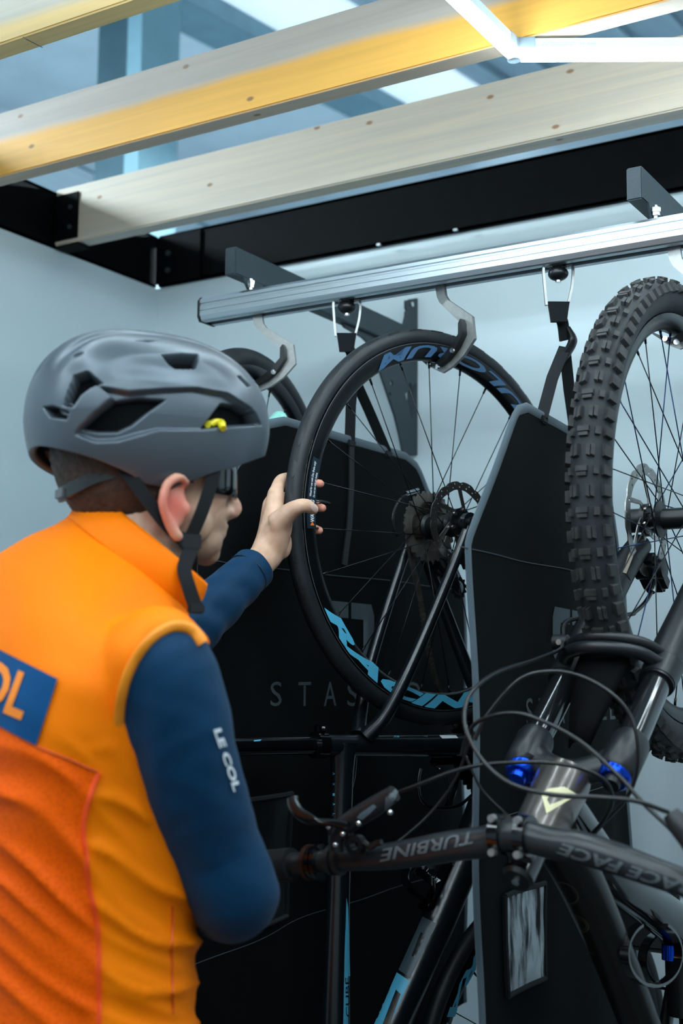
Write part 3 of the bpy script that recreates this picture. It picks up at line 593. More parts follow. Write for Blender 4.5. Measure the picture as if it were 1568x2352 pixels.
# ================================================================= bikes
def wheel_frame(fr, s0, z0):
    g = Frame(fr.c+s0*fr.h+z0*fr.z, 0); g.h, g.n = fr.h, fr.n; return g
SPOKES = {}
def wheel(fr, bike, rc, rt, rim, nsp, spoke_mat, tyre_mat, key, label=None, hub_r=0.017, fl=(0.026, 0.028), old=None, cross=0.9, ph=0.0, alt_mat=None):
    """rim = (outer radius, inner radius, half width outer, half width inner); old hub width"""
    ro, ri, ho, hi = rim; old = old or 0.05
    prof = [(ro, -ho+0.002), (ro+0.001, -ho), (ro-0.004, -ho-0.0006), ((ro+ri)/2, -(ho+hi)/2-0.0012), (ri+0.004, -hi), (ri, -hi*0.55), (ri-0.001, 0), (ri, hi*0.55), (ri+0.004, hi), ((ro+ri)/2, (ho+hi)/2+0.0012), (ro-0.004, ho+0.0006), (ro+0.001, ho), (ro, ho-0.002), (ro-0.006, 0)]
    W = MB().lathe(prof, 128, fr.P).build('wheel', rim_m, bike, angle=50)
    tp = [(rc+rt*math.cos(a)*1.0, rt*math.sin(a)) for a in np.linspace(0, 2*math.pi, 28, endpoint=False)]
    ty = MB().lathe(tp, 160, fr.P); to = ty.build('tyre', tyre_mat, W, angle=80)
    hb = MB(); hb.lathe([(0.0, -old), (0.011, -old), (0.011, -fl[0]-0.01), (hub_r, -fl[0]-0.006), (fl[1], -fl[0]-0.002), (fl[1], -fl[0]+0.002), (hub_r, -fl[0]+0.006), (hub_r, fl[0]-0.006), (fl[1], fl[0]-0.002), (fl[1], fl[0]+0.002), (hub_r, fl[0]+0.006), (0.011, fl[0]+0.01), (0.011, old), (0.0, old)], 32, fr.P, closed=False); hb.build('hub', plastic_m, W)
    for side in (-1, 1):
        for sg in (-1, 1):
            k = (key, side, sg)
            if k not in SPOKES:
                a = sg*cross; p0 = npv((fl[1]*0.93*math.cos(a), side*fl[0], fl[1]*0.93*math.sin(a))); p1 = npv((ri+0.001, side*0.002, 0)); d = (p1-p0)/np.linalg.norm(p1-p0)
                mb = MB(); mb.tube([p0, p1-d*0.014], 0.0009, 6); mb.tube([p1-d*0.014, p1-d*0.002], [0.0018, 0.0022], 8)
                me = bpy.data.meshes.new('spoke'); me.from_pydata(mb.v, [], mb.f); me.materials.append(spoke_mat if (sg < 0 or alt_mat is None) else alt_mat)
                for q in me.polygons: q.use_smooth = True
                SPOKES[k] = me
    for i in range(nsp):
        side = -1 if i % 2 else 1; sg = -1 if (i//2) % 2 else 1
        a = 2*math.pi*i/nsp+ph
        link('spoke', SPOKES[(key, side, sg)], W, fr.mat() @ Matrix.Rotation(-a, 4, 'Y'))
    return W, ty
def polar(fr, r, deg, w): a = math.radians(deg); return fr.P(r*math.cos(a), w, r*math.sin(a))
def rim_text(s, fr, par, m, d0, d1, r0, r1, wf, shear=0.0, bold=0.0, name='lettering', step=0.03):
    v, f = text2d(s, shear, bold)
    return lay(v, f, lambda a, b: polar(fr, r0+(r1-r0)*b, d0+(d1-d0)*a, wf(r0+(r1-r0)*b)), name, m, par, (step, None))
def rotor(fr, par, w, R, arms, m, wavy=8, name='brake_rotor', slots=5, lean=0.55):
    mb = MB(); N = 144; rs = [R*q for q in (0.80, 0.845, 0.885, 0.93, 0.965, 1.0)]
    for k in range(N):
        a = 2*math.pi*k/N
        for j, r in enumerate(rs):
            rr = r*(1-0.035*max(0, math.cos(wavy*a))**3) if j >= 4 else r*(1-0.02*(1 if j == 0 else 0)*max(0, math.cos(arms*a)))
            mb.v.append(tuple(fr.P(rr*math.cos(a), w, rr*math.sin(a))))
    m_ = len(rs)
    for k in range(N):
        for j in range(m_-1):
            if j == 1 and k % slots in (0,): continue
            if j == 3 and (k+2) % slots in (0,): continue
            k2 = (k+1) % N; mb.f.append((k*m_+j, k2*m_+j, k2*m_+j+1, k*m_+j+1))
    for q in range(arms):
        a0 = 2*math.pi*q/arms; pts = [(0.020, a0), (0.42*R, a0+lean*0.45), (0.82*R, a0+lean)]
        P = [npv((r*math.cos(a), r*math.sin(a))) for r, a in pts]; wd = [0.0075, 0.0048, 0.006]; v = []
        for i, p in enumerate(P):
            t = P[min(i+1, 2)]-P[max(i-1, 0)]; t /= np.linalg.norm(t); n = npv((-t[1], t[0]))
            v += [fr.P(p[0]+n[0]*wd[i]/1.5, w, p[1]+n[1]*wd[i]/1.5), fr.P(p[0]-n[0]*wd[i]/1.5, w, p[1]-n[1]*wd[i]/1.5)]
        mb.add(v, [(0, 1, 3, 2), (2, 3, 5, 4)])
    o = mb.build(name, m, par, smooth=False); md = o.modifiers.new('t', 'SOLIDIFY'); md.thickness = 0.0018; md.offset = 0
    cr = MB().lathe([(0.012, w-0.004), (0.026, w-0.004), (0.026, w+0.004), (0.012, w+0.004)], 24, fr.P).build('rotor_carrier', plastic_m, par)
    for q in range(6):
        a = math.radians(60*q+20); MB().disc(fr.P(0.023*math.cos(a), w-0.005, 0.023*math.sin(a)), fr.n, 0.0035, 0.004, 8).build('rotor_bolt', rotor_m, par)
    return o
def gear(mb, fr, w, R, teeth, th, c=(0, 0)):
    n = teeth*4; P = []
    for k in range(n):
        a = 2*math.pi*k/n; r = R+(0.0026 if k % 4 in (1, 2) else -0.0014); P.append((c[0]+r*math.cos(a), c[1]+r*math.sin(a)))
    Q = [(c[0]+R*0.72*math.cos(2*math.pi*k/n), c[1]+R*0.72*math.sin(2*math.pi*k/n)) for k in range(n)]
    v = [fr.P(x, w+t, z) for t in (-th/2, th/2) for x, z in P]+[fr.P(x, w+t, z) for t in (-th/2, th/2) for x, z in Q]
    f = []
    for k in range(n):
        j = (k+1) % n; f += [(k, j, n+j, n+k), (2*n+k, 3*n+k, 3*n+j, 2*n+j), (k, 2*n+k, 2*n+j, j), (n+k, n+j, 3*n+j, 3*n+k)]
    mb.add(v, f)

# ----------------------------------------------------------------- road bike, hung by its rear wheel
b2k = empty('road_bike', F2.P(0, 0, -1.69), 'matte black road bike with light blue lettering hanging by the wheel the man holds', 'bicycle', 'hanging bikes')
RIM2 = (0.3125, 0.2855, 0.0122, 0.0095)
def rimw(r): return -(RIM2[2]+(RIM2[3]-RIM2[2])*(RIM2[0]-r)/(RIM2[0]-RIM2[1]))-0.0022
W2, ty2 = wheel(F2, b2k, 0.325, 0.0145, RIM2, 24, spoke_m, tyre_m, 'r', cross=0.75, fl=(0.027, 0.022), old=0.066, ph=0.09)
rim_text('RACING', F2, W2, sky_m, -151, -60, 0.3095, 0.288, rimw, 0.35, 0.05, step=0.02)
rim_text('FULCRUM', F2, W2, steelblue_m, 38, 123, 0.3085, 0.289, rimw, 0.35, 0.03, step=0.02)
lay([(0, 0), (1, 0), (1, 1), (0, 1)], [(0, 1, 2, 3)], lambda a, b: polar(F2, 0.2895+0.0195*b, 185.5-21.5*a, rimw(0.2895+0.0195*b)+0.0002), 'warning_label', label_m, W2, (0.04, None))
rim_text('WARNING', F2, W2, white_m, 183.5, 176.8, 0.294, 0.302, lambda r: rimw(r)-0.0005, 0.2, 0.03)
rim_text('Wheel for use with Disc Brake only!', F2, W2, white_m, 176, 165.2, 0.3010, 0.3055, lambda r: rimw(r)-0.0005, 0.15, 0.02)
rim_text('Do not use with rim brakes.', F2, W2, white_m, 176, 168.2, 0.2935, 0.2975, lambda r: rimw(r)-0.0005, 0.15, 0.02)
lay([(0, 0), (1, 0.5), (0, 1)], [(0, 1, 2)], lambda a, b: polar(F2, 0.294+0.0085*b, 184.6-1.3*a, rimw(0.298)-0.0006), 'warning_sign', orange_print_m, W2)
def tyw(r): return -math.sqrt(max(1e-8, 0.0145**2-(r-0.325)**2))-0.0004
rim_text('GRANDSPORT', F2, W2, tan_m, 178.5, 165.3, 0.3150, 0.3192, tyw, 0.25, 0.0)
rim_text('RACE', F2, W2, tan_m, 163.8, 159.4, 0.3150, 0.3188, tyw, 0.25, 0.0)
rim_text('Continental', F2, W2, tan_m, 190.5, 186, 0.3150, 0.3185, tyw, 0.1, 0.0)
# tread cuts on the tyre
tr = MB()
for k in range(40):
    a0 = k*9.0
    for j in range(4):
        cr_ = -20-j*7; pts = []
        for t in np.linspace(0, 1, 6):
            th = math.radians(cr_-18*t*0.4); r = 0.325+0.01465*math.cos(th); pts.append(polar(F2, r, a0+4.8*t+j*0.25, 0.01465*math.sin(th)))
        tr.tube(pts, 0.00035, 4)
    pts = [polar(F2, 0.325+0.0147*math.cos(math.radians(c)), a0+d, 0.0147*math.sin(math.radians(c))) for c, d in ((-16, -0.5), (-24, 0.6), (-34, 0.9), (-42, 0.0))]; tr.tube(spline(pts, 3), 0.0004, 4)
tr.build('tread_pattern', mat('tread_cut', (0.008, 0.009, 0.010), 0.7), W2)
MB().tube([polar(F2, 0.3135, d, -0.0125) for d in np.linspace(0, 360, 200)], 0.0005, 5, cap=False).build('tyre_bead', mat('grey_bead', (0.10, 0.11, 0.12), 0.5), W2)
v0 = polar(F2, 0.286, 176.6, 0); vd = (polar(F2, 0.2, 176.6, 0)-v0); vd /= np.linalg.norm(vd)
vv = MB().tube([v0, v0+vd*0.024], [0.003, 0.0028], 10).build('valve', steel_m, W2); MB().tube([v0+vd*0.012, v0+vd*0.020, v0+vd*0.034], [0.0038, 0.0042, 0.0030], 10).build('valve_cap', plastic_m, W2)
rotor(F2, W2, -0.047, 0.0715, 6, rotor_m, wavy=12, slots=6)
cs = MB(); Rr = [0.060, 0.0545, 0.050, 0.046, 0.042, 0.038, 0.034, 0.030, 0.027, 0.024]
for i, r in enumerate(Rr): gear(cs, F2, 0.026+i*0.0039, r, max(11, int(r*2*math.pi/0.0127)), 0.0019)
cs.tube([F2.P(0, 0.024, 0), F2.P(0, 0.066, 0)], 0.020, 24); cs.build('cassette', cass_m, W2, smooth=False)
# frame
fr_all = MB()
DS = (4, 4)
def ft(name, path, r, m=frame_m, par=None, seg=16, flat=None, up=None, fr=F2):
    P = spline([fr.P(*p) for p in path], 8); mb = MB().tube(P, r, seg, flat=flat, up=up); fr_all.add(mb.v, mb.f); return mb.build(name, m, par or b2k), mb
BB = (0.177, 0, -0.372)
for sg in (-1, 1):
    ft('seat_stay', [(0.004, sg*0.066, 0.004), (-0.04, sg*0.064, -0.085), (-0.115, sg*0.050, -0.235), (-0.155, sg*0.030, -0.318), (-0.178, sg*0.010, -0.352)], [0.0085, 0.009, 0.010, 0.0115, 0.014])
    ft('chain_stay', [(0.004, sg*0.066, 0.0), (0.06, sg*0.058, -0.12), (0.13, sg*0.040, -0.28), (0.175, sg*0.022, -0.365)], [0.009, 0.010, 0.013, 0.015])
    MB().disc(F2.P(0, sg*0.067, 0), F2.n, 0.017, 0.010, 20).build('dropout', frame_m, b2k)
    MB().disc(F2.P(0, sg*0.074, 0), F2.n, 0.009, 0.006, 12).build('axle_cap', plastic_m, b2k)
st = lambda x, y: F2.px(x, y)
_, smb = ft('seat_tube', [(-0.262, 0, -0.363), (-0.2, 0, -0.366), (0.0, 0, -0.372), BB], [0.0165, 0.0175, 0.0185, 0.022])
post = ft('seat_post', [(-0.50, 0, -0.358), (-0.26, 0, -0.363)], 0.0142, gloss_m)[0]
cl = MB().tube([F2.P(-0.278, 0, -0.3625), F2.P(-0.258, 0, -0.3635)], 0.0205, 20); cl.box(F2.P(-0.268, -0.002, -0.338), (0.018, 0.012, 0.012), (F2.h, F2.n, F2.z), bevel=0.002); cl.build('seat_clamp', gloss_m, b2k)
MB().disc(F2.P(-0.262, -0.009, -0.337), F2.n, 0.004, 0.006, 8).build('clamp_bolt', steel_m, b2k)
_, tmb = ft('top_tube', [(-0.218, 0, -0.360), (-0.220, 0, -0.42), (-0.226, 0, -0.60), (-0.230, 0, -0.80), (-0.226, 0, -0.90)], [0.021, 0.0165, 0.0170, 0.0220, 0.025], flat=(1.0, 1.15), up=F2.n)
ft('tube_gusset', [(-0.200, 0, -0.375), (-0.203, 0, -0.41), (-0.2115, 0, -0.46), (-0.218, 0, -0.60)], [0.012, 0.012, 0.010, 0.008], flat=(0.35, 1.0), up=F2.n)
_, dmb = ft('down_tube', [BB, (0.115, 0, -0.47), (0.051, 0, -0.575), (-0.11, 0, -0.805), (-0.185, 0, -0.905)], [0.031, 0.0300, 0.0290, 0.0295, 0.030])
ft('head_tube', [(-0.10, 0, -0.922), (-0.255, 0, -0.905)], [0.026, 0.021])
MB().lathe([(0, -0.035), (0.024, -0.035), (0.024, 0.035), (0, 0.035)], 24, wheel_frame(F2, BB[0], BB[2]).P, closed=False).build('bottom_bracket', frame_m, b2k)
# sticker and small markings
decal([[(1008, 1690), (1046, 1690), (1051, 1696), (1014, 1697)]], smb.bvh(), 'frame_sticker', white_m, b2k)
decal_text('5', (903, 1695), (14, 0), (-1, -4), smb.bvh(), 'lettering', sky_m, b2k); decal_text('4', (972, 1694), (10, 0), (-1, -4), smb.bvh(), 'lettering', greyprint_m, b2k)
decal([[(582, 1701), (600, 1699), (596, 1703), (582, 1704)]], MB().tube([F2.P(-0.50, 0, -0.358), F2.P(-0.26, 0, -0.363)], 0.0142, 16).bvh(), 'lettering', sky_m, b2k)
for c, y in zip('AXIAL', (1777, 1801, 1825, 1847, 1871)): decal_text(c, (765, y-3), (0, 6), (5, 0), tmb.bvh(), 'lettering', sky_m, b2k)
decal([[(794, 2062), (798, 2082), (801, 2200), (806, 2352), (806, 2400), (786, 2400), (790, 2200)]], tmb.bvh(), 'frame_decal', sky_m, b2k, (6, 20))
decal_text('CUBE', (801, 2335), (-2, -90), (-9, 0), tmb.bvh(), 'lettering', frame_m, b2k, off=0.002)
db = dmb.bvh()
decal([[(971, 2106), (1003, 2122), (941, 2247), (916, 2228)]], db, 'frame_decal', mat('slate_decal', (0.055, 0.085, 0.105), 0.35, noise=0.05), b2k, DS)
decal([[(945, 2132), (957, 2136), (932, 2195), (926, 2190)], [(967, 2142), (977, 2148), (952, 2200), (946, 2196)]], db, 'lettering', frame_m, b2k, off=0.0018)
decal([[(912, 2234), (941, 2254), (890, 2362), (856, 2362)]], db, 'frame_decal', sky_m, b2k, DS)
decal([[(888, 2264), (900, 2264), (868, 2340), (858, 2336)], [(910, 2274), (920, 2284), (892, 2362), (876, 2362)]], db, 'lettering', frame_m, b2k, off=0.0018)
decal([[(1086, 1838), (1098, 1818), (1100, 1828), (1090, 1850)]], db, 'frame_decal', sky_m, b2k, DS)
# brake caliper, derailleur, chain, cranks
q = F2.px(1078, 1275, -0.060); ca = MB(); ca.box(F2.P(q[0], -0.058, q[2]), (0.05, 0.034, 0.026), (F2.h*0.5-F2.z*0.866, F2.n, F2.h*0.866+F2.z*0.5), bevel=0.005); ca.tube([F2.P(q[0]+0.01, -0.072, q[2]-0.02), F2.P(q[0]+0.02, -0.072, q[2]-0.045)], 0.009, 10)
ca.ball(F2.P(q[0], -0.075, q[2]), (0.014, 0.010, 0.014)); cal = ca.build('brake_caliper', plastic_m, b2k)
for dx, dz in ((-0.012, 0.018), (0.012, -0.018)): MB().disc(F2.P(q[0]+dx, -0.078, q[2]+dz), F2.n, 0.0035, 0.006, 8).build('caliper_bolt', steel_m, cal)
MB().tube(spline([F2.P(*F2.px(x, y, 0.072)) for x, y in ((945, 1132), (920, 1145), (904, 1175), (903, 1210), (912, 1232))], 6), 0.0022, 8).build('gear_cable', cable_m, b2k)
MB().tube([F2.P(*F2.px(932, 1134, 0.072)), F2.P(*F2.px(960, 1126, 0.072))], 0.0042, 10).build('barrel_adjuster', steel_m, b2k)
dr = MB(); dr.tube([F2.P(0, 0.074, -0.01), F2.P(0.03, 0.08, -0.03)], 0.009, 10); dr.box(F2.P(0.045, 0.070, -0.05), (0.05, 0.016, 0.022), (F2.h*0.7-F2.z*0.7, F2.n, F2.h*0.7+F2.z*0.7), bevel=0.003)
gear(dr, F2, 0.052, 0.018, 11, 0.002, (0.055, -0.065)); gear(dr, F2, 0.052, 0.018, 11, 0.002, (0.10, -0.10)); dr.prism([F2.P(0.05, 0.057, -0.055), F2.P(0.06, 0.057, -0.075), F2.P(0.105, 0.057, -0.11), F2.P(0.11, 0.057, -0.092)], F2.n*0.002); dr.build('derailleur', plastic_m, b2k, smooth=False)
chp = spline([F2.P(*F2.px(x, y, 0.046)) for x, y in ((938, 1180), (938, 1240), (948, 1300), (962, 1360), (975, 1440), (992, 1530), (1010, 1590))]+[F2.P(0.085, 0.046, -0.345)], 14)
cm = MB(); dist = 0; 
for i in range(len(chp)-1):
    a, b = chp[i], chp[i+1]; t = (b-a); L = np.linalg.norm(t); n_ = max(1, int(round(L/0.0063)))
    for k in range(n_):
        c = a+t*(k+0.5)/n_; tt = t/L; up_ = np.cross(F2.n, tt); cm.box(c, (0.0058, 0.0065 if (i+k) % 2 else 0.0042, 0.0075), (tt, F2.n, up_))
cm.build('chain', cass_m, b2k, smooth=False)
cr = MB(); gear(cr, F2, 0.046, 0.100, 50, 0.003, (BB[0], BB[2])); gear(cr, F2, 0.038, 0.075, 36, 0.003, (BB[0], BB[2]))
for q in range(4):
    a = math.radians(45+90*q); cr.box(F2.P(BB[0]+0.04*math.cos(a), 0.046, BB[2]+0.04*math.sin(a)), (0.08, 0.006, 0.018), (F2.h*math.cos(a)+F2.z*math.sin(a), F2.n, -F2.h*math.sin(a)+F2.z*math.cos(a)))
cr.build('chainring', plastic_m, b2k, smooth=False)
for sg, a in ((1, 30), (-1, 210)):
    a = math.radians(a); d = F2.h*math.cos(a)+F2.z*math.sin(a); c0 = F2.P(BB[0], sg*0.058, BB[2]); MB().tube([c0, c0+d*0.17], [0.016, 0.011], 12, flat=(0.6, 1), up=F2.n).build('crank_arm', plastic_m, b2k)
    MB().box(c0+d*0.17+F2.n*sg*0.045, (0.07, 0.06, 0.014), (d, F2.n, np.cross(d, F2.n)), bevel=0.004).build('pedal', plastic_m, b2k)
# bottle cages
cg = MB(); c0 = F2.P(*F2.px(1022, 1800, 0.0))
for wv in (-0.034, 0.034):
    cg.tube(spline([F2.P(*F2.px(x, y, wv)) for x, y in ((965, 1765), (960, 1800), (968, 1840), (1000, 1856), (1050, 1852), (1085, 1825))], 5), 0.0028, 8)
cg.tube(spline([F2.P(*F2.px(x, y, w)) for x, y, w in ((994, 1742, 0), (1000, 1760, -0.02), (1020, 1778, -0.034), (1030, 1830, -0.02), (1020, 1857, 0.0))], 5), 0.0022, 8)
cg.tube(spline([F2.P(*F2.px(x, y, w)) for x, y, w in ((1040, 1742, 0), (1050, 1770, 0.02), (1045, 1810, 0.03), (1030, 1856, 0.01))], 5), 0.004, 8)
cg.box(F2.P(*F2.px(1020, 1748, 0)), (0.06, 0.014, 0.012), (F2.h, F2.n, F2.z), bevel=0.003); cg.build('bottle_cage', gloss_m, b2k)
c2 = MB(); c2.ribbon(spline([F2.P(*F2.px(x, y, w)) for x, y, w in ((1003, 1985, 0.0), (965, 1985, -0.034), (952, 1992, -0.036), (978, 2012, -0.034), (998, 2035, -0.024), (990, 2065, 0.0))], 6), 0.016, 0.003, F2.n*0.3+F2.h*0.2+F2.z)
c2.ribbon(spline([F2.P(*F2.px(x, y, w)) for x, y, w in ((935, 1990, 0.02), (930, 2020, 0.0), (950, 2050, -0.02), (975, 2070, -0.02), (968, 2088, 0))], 6), [0.014]*25, 0.003, F2.n)
c2.box(F2.P(*F2.px(1005, 2030, 0.0)), (0.09, 0.02, 0.012), (F2.h*0.574+F2.z*0.819, F2.n, F2.h*0.819-F2.z*0.574), bevel=0.004)
cg2 = c2.build('bottle_cage', gloss_m, b2k); decal_text('PLANET X', (1004, 2030), (-39, -39), (6, -9), c2.bvh(), 'lettering', white_m, b2k, off=0.002)
# front end, mostly below the frame
g2 = wheel_frame(F2, 0.276, -0.950); W2f, _ = wheel(g2, b2k, 0.325, 0.0145, RIM2, 24, spoke_m, tyre_m, 'r', fl=(0.027, 0.022), old=0.052)
rim_text('RACING', g2, W2f, sky_m, 130, 200, 0.3085, 0.289, rimw, 0.35, 0.035)
for sg in (-1, 1): ft('fork_leg', [(0.276, sg*0.052, -0.950), (0.10, sg*0.046, -0.922), (-0.03, sg*0.034, -0.916), (-0.09, sg*0.01, -0.918)], [0.011, 0.014, 0.017, 0.02])
ft('stem', [(-0.26, 0, -0.904), (-0.285, 0, -0.905), (-0.29, 0, -1.0)], [0.018, 0.018, 0.017])
ft('handlebar', [(-0.20, 0.21, -1.12), (-0.17, 0.21, -1.10), (-0.21, 0.21, -1.07), (-0.285, 0.20, -1.05), (-0.29, 0.15, -1.0), (-0.29, 0, -1.0), (-0.29, -0.15, -1.0), (-0.285, -0.20, -1.05), (-0.21, -0.21, -1.07), (-0.17, -0.21, -1.10), (-0.20, -0.21, -1.12)], 0.013, rubber_m)
sd = MB(); sd.tube(spline([F2.P(-0.525, 0, -0.25), F2.P(-0.535, 0, -0.34), F2.P(-0.53, 0, -0.42), F2.P(-0.52, 0, -0.51)], 6), [0.045, 0.04, 0.022, 0.014], 14, flat=(0.28, 1), up=F2.h); sd.build('saddle', rubber_m, b2k)
MB().tube([F2.P(-0.515, 0, -0.29), F2.P(-0.515, 0, -0.43)], 0.006, 8).build('saddle_rail', steel_m, b2k)

# ----------------------------------------------------------------- trail bike, hung by its front wheel
b3k = empty('trail_bike', F3.P(0, 0, -1.68), 'brown and black mountain bike with blue fork dials hanging by its knobbly front wheel', 'bicycle', 'hanging bikes')
RIM3 = (0.3135, 0.2900, 0.0165, 0.0125)
W3, ty3 = wheel(F3, b3k, 0.3385, 0.0275, RIM3, 32, spoke_m, mtb_tyre_m, 'm', hub_r=0.0165, fl=(0.030, 0.029), old=0.060, cross=1.05, ph=0.05, alt_mat=blue_spoke_m)
def knob(mb, fr, deg, th, lc, lw, hgt, skew=0.0, base=0.0266, taper=0.86):
    """block on the casing: deg round the wheel, th degrees across the tread"""
    a = math.radians(deg); out = []
    for (k, rr) in ((1.0, base), (taper, base+hgt)):
        for i, j in ((-1, -1), (1, -1), (1, 1), (-1, 1)):
            t = math.radians(th)+j*k*lw/2/base; aa = a+(i*k*lc/2+skew*j*k)/0.365; r = 0.3385+rr*math.cos(t)
            out.append(fr.P(r*math.cos(aa), rr*math.sin(t), r*math.sin(aa)))
    mb.add(out, [(0, 1, 5, 4), (1, 2, 6, 5), (2, 3, 7, 6), (3, 0, 4, 7), (4, 5, 6, 7)])
def tread(fr, W):
    mb = MB(); n = 84
    for k in range(n):
        d = 360*k/n
        if k % 2 == 0:
            for s in (-1, 1):
                for e in (-1, 1): knob(mb, fr, d, s*21+e*5.6, 0.0175, 0.0049, 0.0072, skew=0.001*s)
            hs, ln = 0.0080, 0.018
        else:
            knob(mb, fr, d-0.35, 0, 0.0085, 0.0150, 0.0072); knob(mb, fr, d+0.8, 0, 0.0055, 0.0125, 0.0062)
            for s in (-1, 1): knob(mb, fr, d, s*36, 0.012, 0.0070, 0.0062)
            hs, ln = 0.0080, 0.015
        for s in (-1, 1): knob(mb, fr, d+(1.0 if s > 0 else 0), s*66, ln, 0.0125, hs, skew=0.0012*s)
    return mb.build('tread', knob_m, W, smooth=False)
tread(F3, W3)
for d0 in (184, 190.5): lay([(0, 0), (1, 0), (1, 1), (0, 1)], [(0, 1, 2, 3)], lambda a, b: polar(F3, 0.3185+0.006*b, d0+4*a, -math.sqrt(0.0275**2-(0.3185+0.006*b-0.3385)**2)-0.0006), 'yellow_marking', yellow_m, W3, (0.25, None))
rotor(F3, W3, 0.052, 0.089, 6, rotor2_m, wavy=9, slots=8, lean=0.7)
AX = npv((0.785, 0.62)); AX /= np.linalg.norm(AX); PX_ = npv((-AX[1], AX[0]))       # fork axis (towards the hub) and bike-forward, in (s, z)
def fk(t, w, o=0.0): p = npv((-0.400, -0.342))+AX*t+PX_*o; return F3.P(p[0], w, p[1])   # t = 0 at the crown
for sg in (-1, 1):
    lw = MB(); lw.tube(spline([fk(0.505, sg*0.066, -0.012), fk(0.42, sg*0.066, -0.002), fk(0.30, sg*0.066), fk(0.185, sg*0.065)], 6), [0.019, 0.0215, 0.0235, 0.0265], 24)
    lw.tube([fk(0.190, sg*0.065), fk(0.150, sg*0.065)], [0.0265, 0.0245], 24); lg = lw.build('fork_leg', fork_m, b3k)
    MB().tube([fk(0.152, sg*0.065), fk(0.146, sg*0.065)], 0.0236, 24).build('seal', plastic_m, lg)
    MB().tube([fk(0.16, sg*0.065), fk(-0.01, sg*0.065)], 0.0193, 28).build('stanchion', stan_m, b3k)
    MB().disc(F3.P(0, sg*0.068, 0), F3.n, 0.019, 0.022, 20).build('axle_end', fork_m, b3k)
    sk = MB(); sk.tube([fk(0.034, sg*0.065), fk(0.026, sg*0.065), fk(-0.022, sg*0.063), fk(-0.028, sg*0.062)], [0.0225, 0.0250, 0.0258, 0.021], 24); sk.build('crown_socket', fork_m, b3k)
    kb = MB(); kb.tube([fk(-0.024, sg*0.063), fk(-0.036, sg*0.063), fk(-0.040, sg*0.063)], [0.0205, 0.0200, 0.0165], 24); k_ = kb.build('damper_dial', blue_ano_m, b3k)
    MB().tube([fk(-0.039, sg*0.063), fk(-0.049, sg*0.063)], [0.012, 0.0105], 16).build('dial_knob', plastic_m if sg < 0 else blue_ano_m, b3k)
cw = MB(); cw.tube(spline([fk(0.0, 0.064), fk(-0.018, 0.038), fk(-0.028, 0.016), fk(-0.030, 0), fk(-0.028, -0.016), fk(-0.018, -0.038), fk(0.0, -0.064)], 6), [0.024, 0.0195, 0.0185, 0.0185, 0.0185, 0.0195, 0.024], 20, flat=(1.0, 0.85), up=F3.h*AX[0]+F3.z*AX[1]); cw.build('fork_crown', fork_m, b3k)
for off, rr in ((0.0, 0.0078), (0.020, 0.0085)):
    pts = [(0.188-off, 0.066, 0.018), (0.176-off, 0.050, 0.044), (0.164-off*1.1, 0.022, 0.062), (0.161-off*1.15, 0.0, 0.066), (0.164-off*1.1, -0.022, 0.062), (0.176-off, -0.050, 0.044), (0.188-off, -0.066, 0.018)]
    MB().tube(spline([fk(t, w, o) for t, w, o in pts], 8), rr, 12, flat=(1.0, 1.2), up=F3.h*AX[0]+F3.z*AX[1]).build('fork_arch', fork_m, b3k)
# mudguard under the crown
mg = MB(); rows = [(0.165, 0.036, 0.050), (0.13, 0.036, 0.046), (0.09, 0.030, 0.036), (0.05, 0.022, 0.024), (0.015, 0.014, 0.012)]
for t, hw, o in rows:
    for k in range(9): u = k/4-1; mg.v.append(tuple(fk(t, u*hw, o-0.012*u*u)))
for i in range(len(rows)-1):
    for k in range(8): a = i*9+k; mg.f.append((a, a+1, a+10, a+9))
o = mg.build('mudguard', mat('matte_mudguard', (0.002, 0.002, 0.0025), 0.7, spec=0.06), b3k); o.modifiers.new('t', 'SOLIDIFY').thickness = 0.002
# hose guide on the arch, caliper on the far leg
hg = fk(0.185, 0.070, 0.040)
MB().tube([hg-F3.n*0.008, hg+F3.n*0.012], 0.011, 12).build('hose_guide', fork_m, b3k); MB().disc(hg-F3.h*0.012, F3.h, 0.004, 0.003, 10).build('guide_screw', hook_m, b3k)
q = F3.px(1500, 1325, 0.06); cb = MB(); cb.box(F3.P(q[0]-0.02, 0.056, q[2]+0.005), (0.075, 0.040, 0.030), (F3.h*0.8-F3.z*0.6, F3.n, F3.h*0.6+F3.z*0.8), bevel=0.007); cb.tube([F3.P(q[0]-0.03, 0.03, q[2]+0.01), F3.P(q[0]-0.03, 0.075, q[2]+0.01)], 0.016, 16); cb.build('brake_caliper', plastic_m, b3k)
P0 = [F3.P(*F3.px(x, y, 0.052)) for x, y in ((1503, 1333), (1496, 1360), (1480, 1385), (1458, 1405), (1440, 1412))]
MB().ball(P0[0], 0.008).build('banjo_fitting', steel_m, b3k); MB().tube(P0[:2], 0.0055, 10).build('hose_fitting', steel_m, b3k); MB().tube(spline(P0[1:]+[fk(0.25, 0.085, 0.03), hg], 6), 0.0034, 10).build('brake_hose', cable_m, b3k)
lgm = MB().tube(spline([fk(0.505, 0.066, -0.012), fk(0.42, 0.066, -0.002), fk(0.30, 0.066), fk(0.185, 0.065)], 6), [0.019, 0.0215, 0.0235, 0.0265], 24).bvh()
decal([[(1445, 1268), (1456, 1270), (1437, 1318), (1428, 1316)]], lgm, 'fork_decal', tan_m, b3k, (6, 6)); decal([[(1458, 1275), (1468, 1290), (1448, 1335), (1438, 1320)]], lgm, 'fork_decal', plastic_m, b3k, (6, 6))
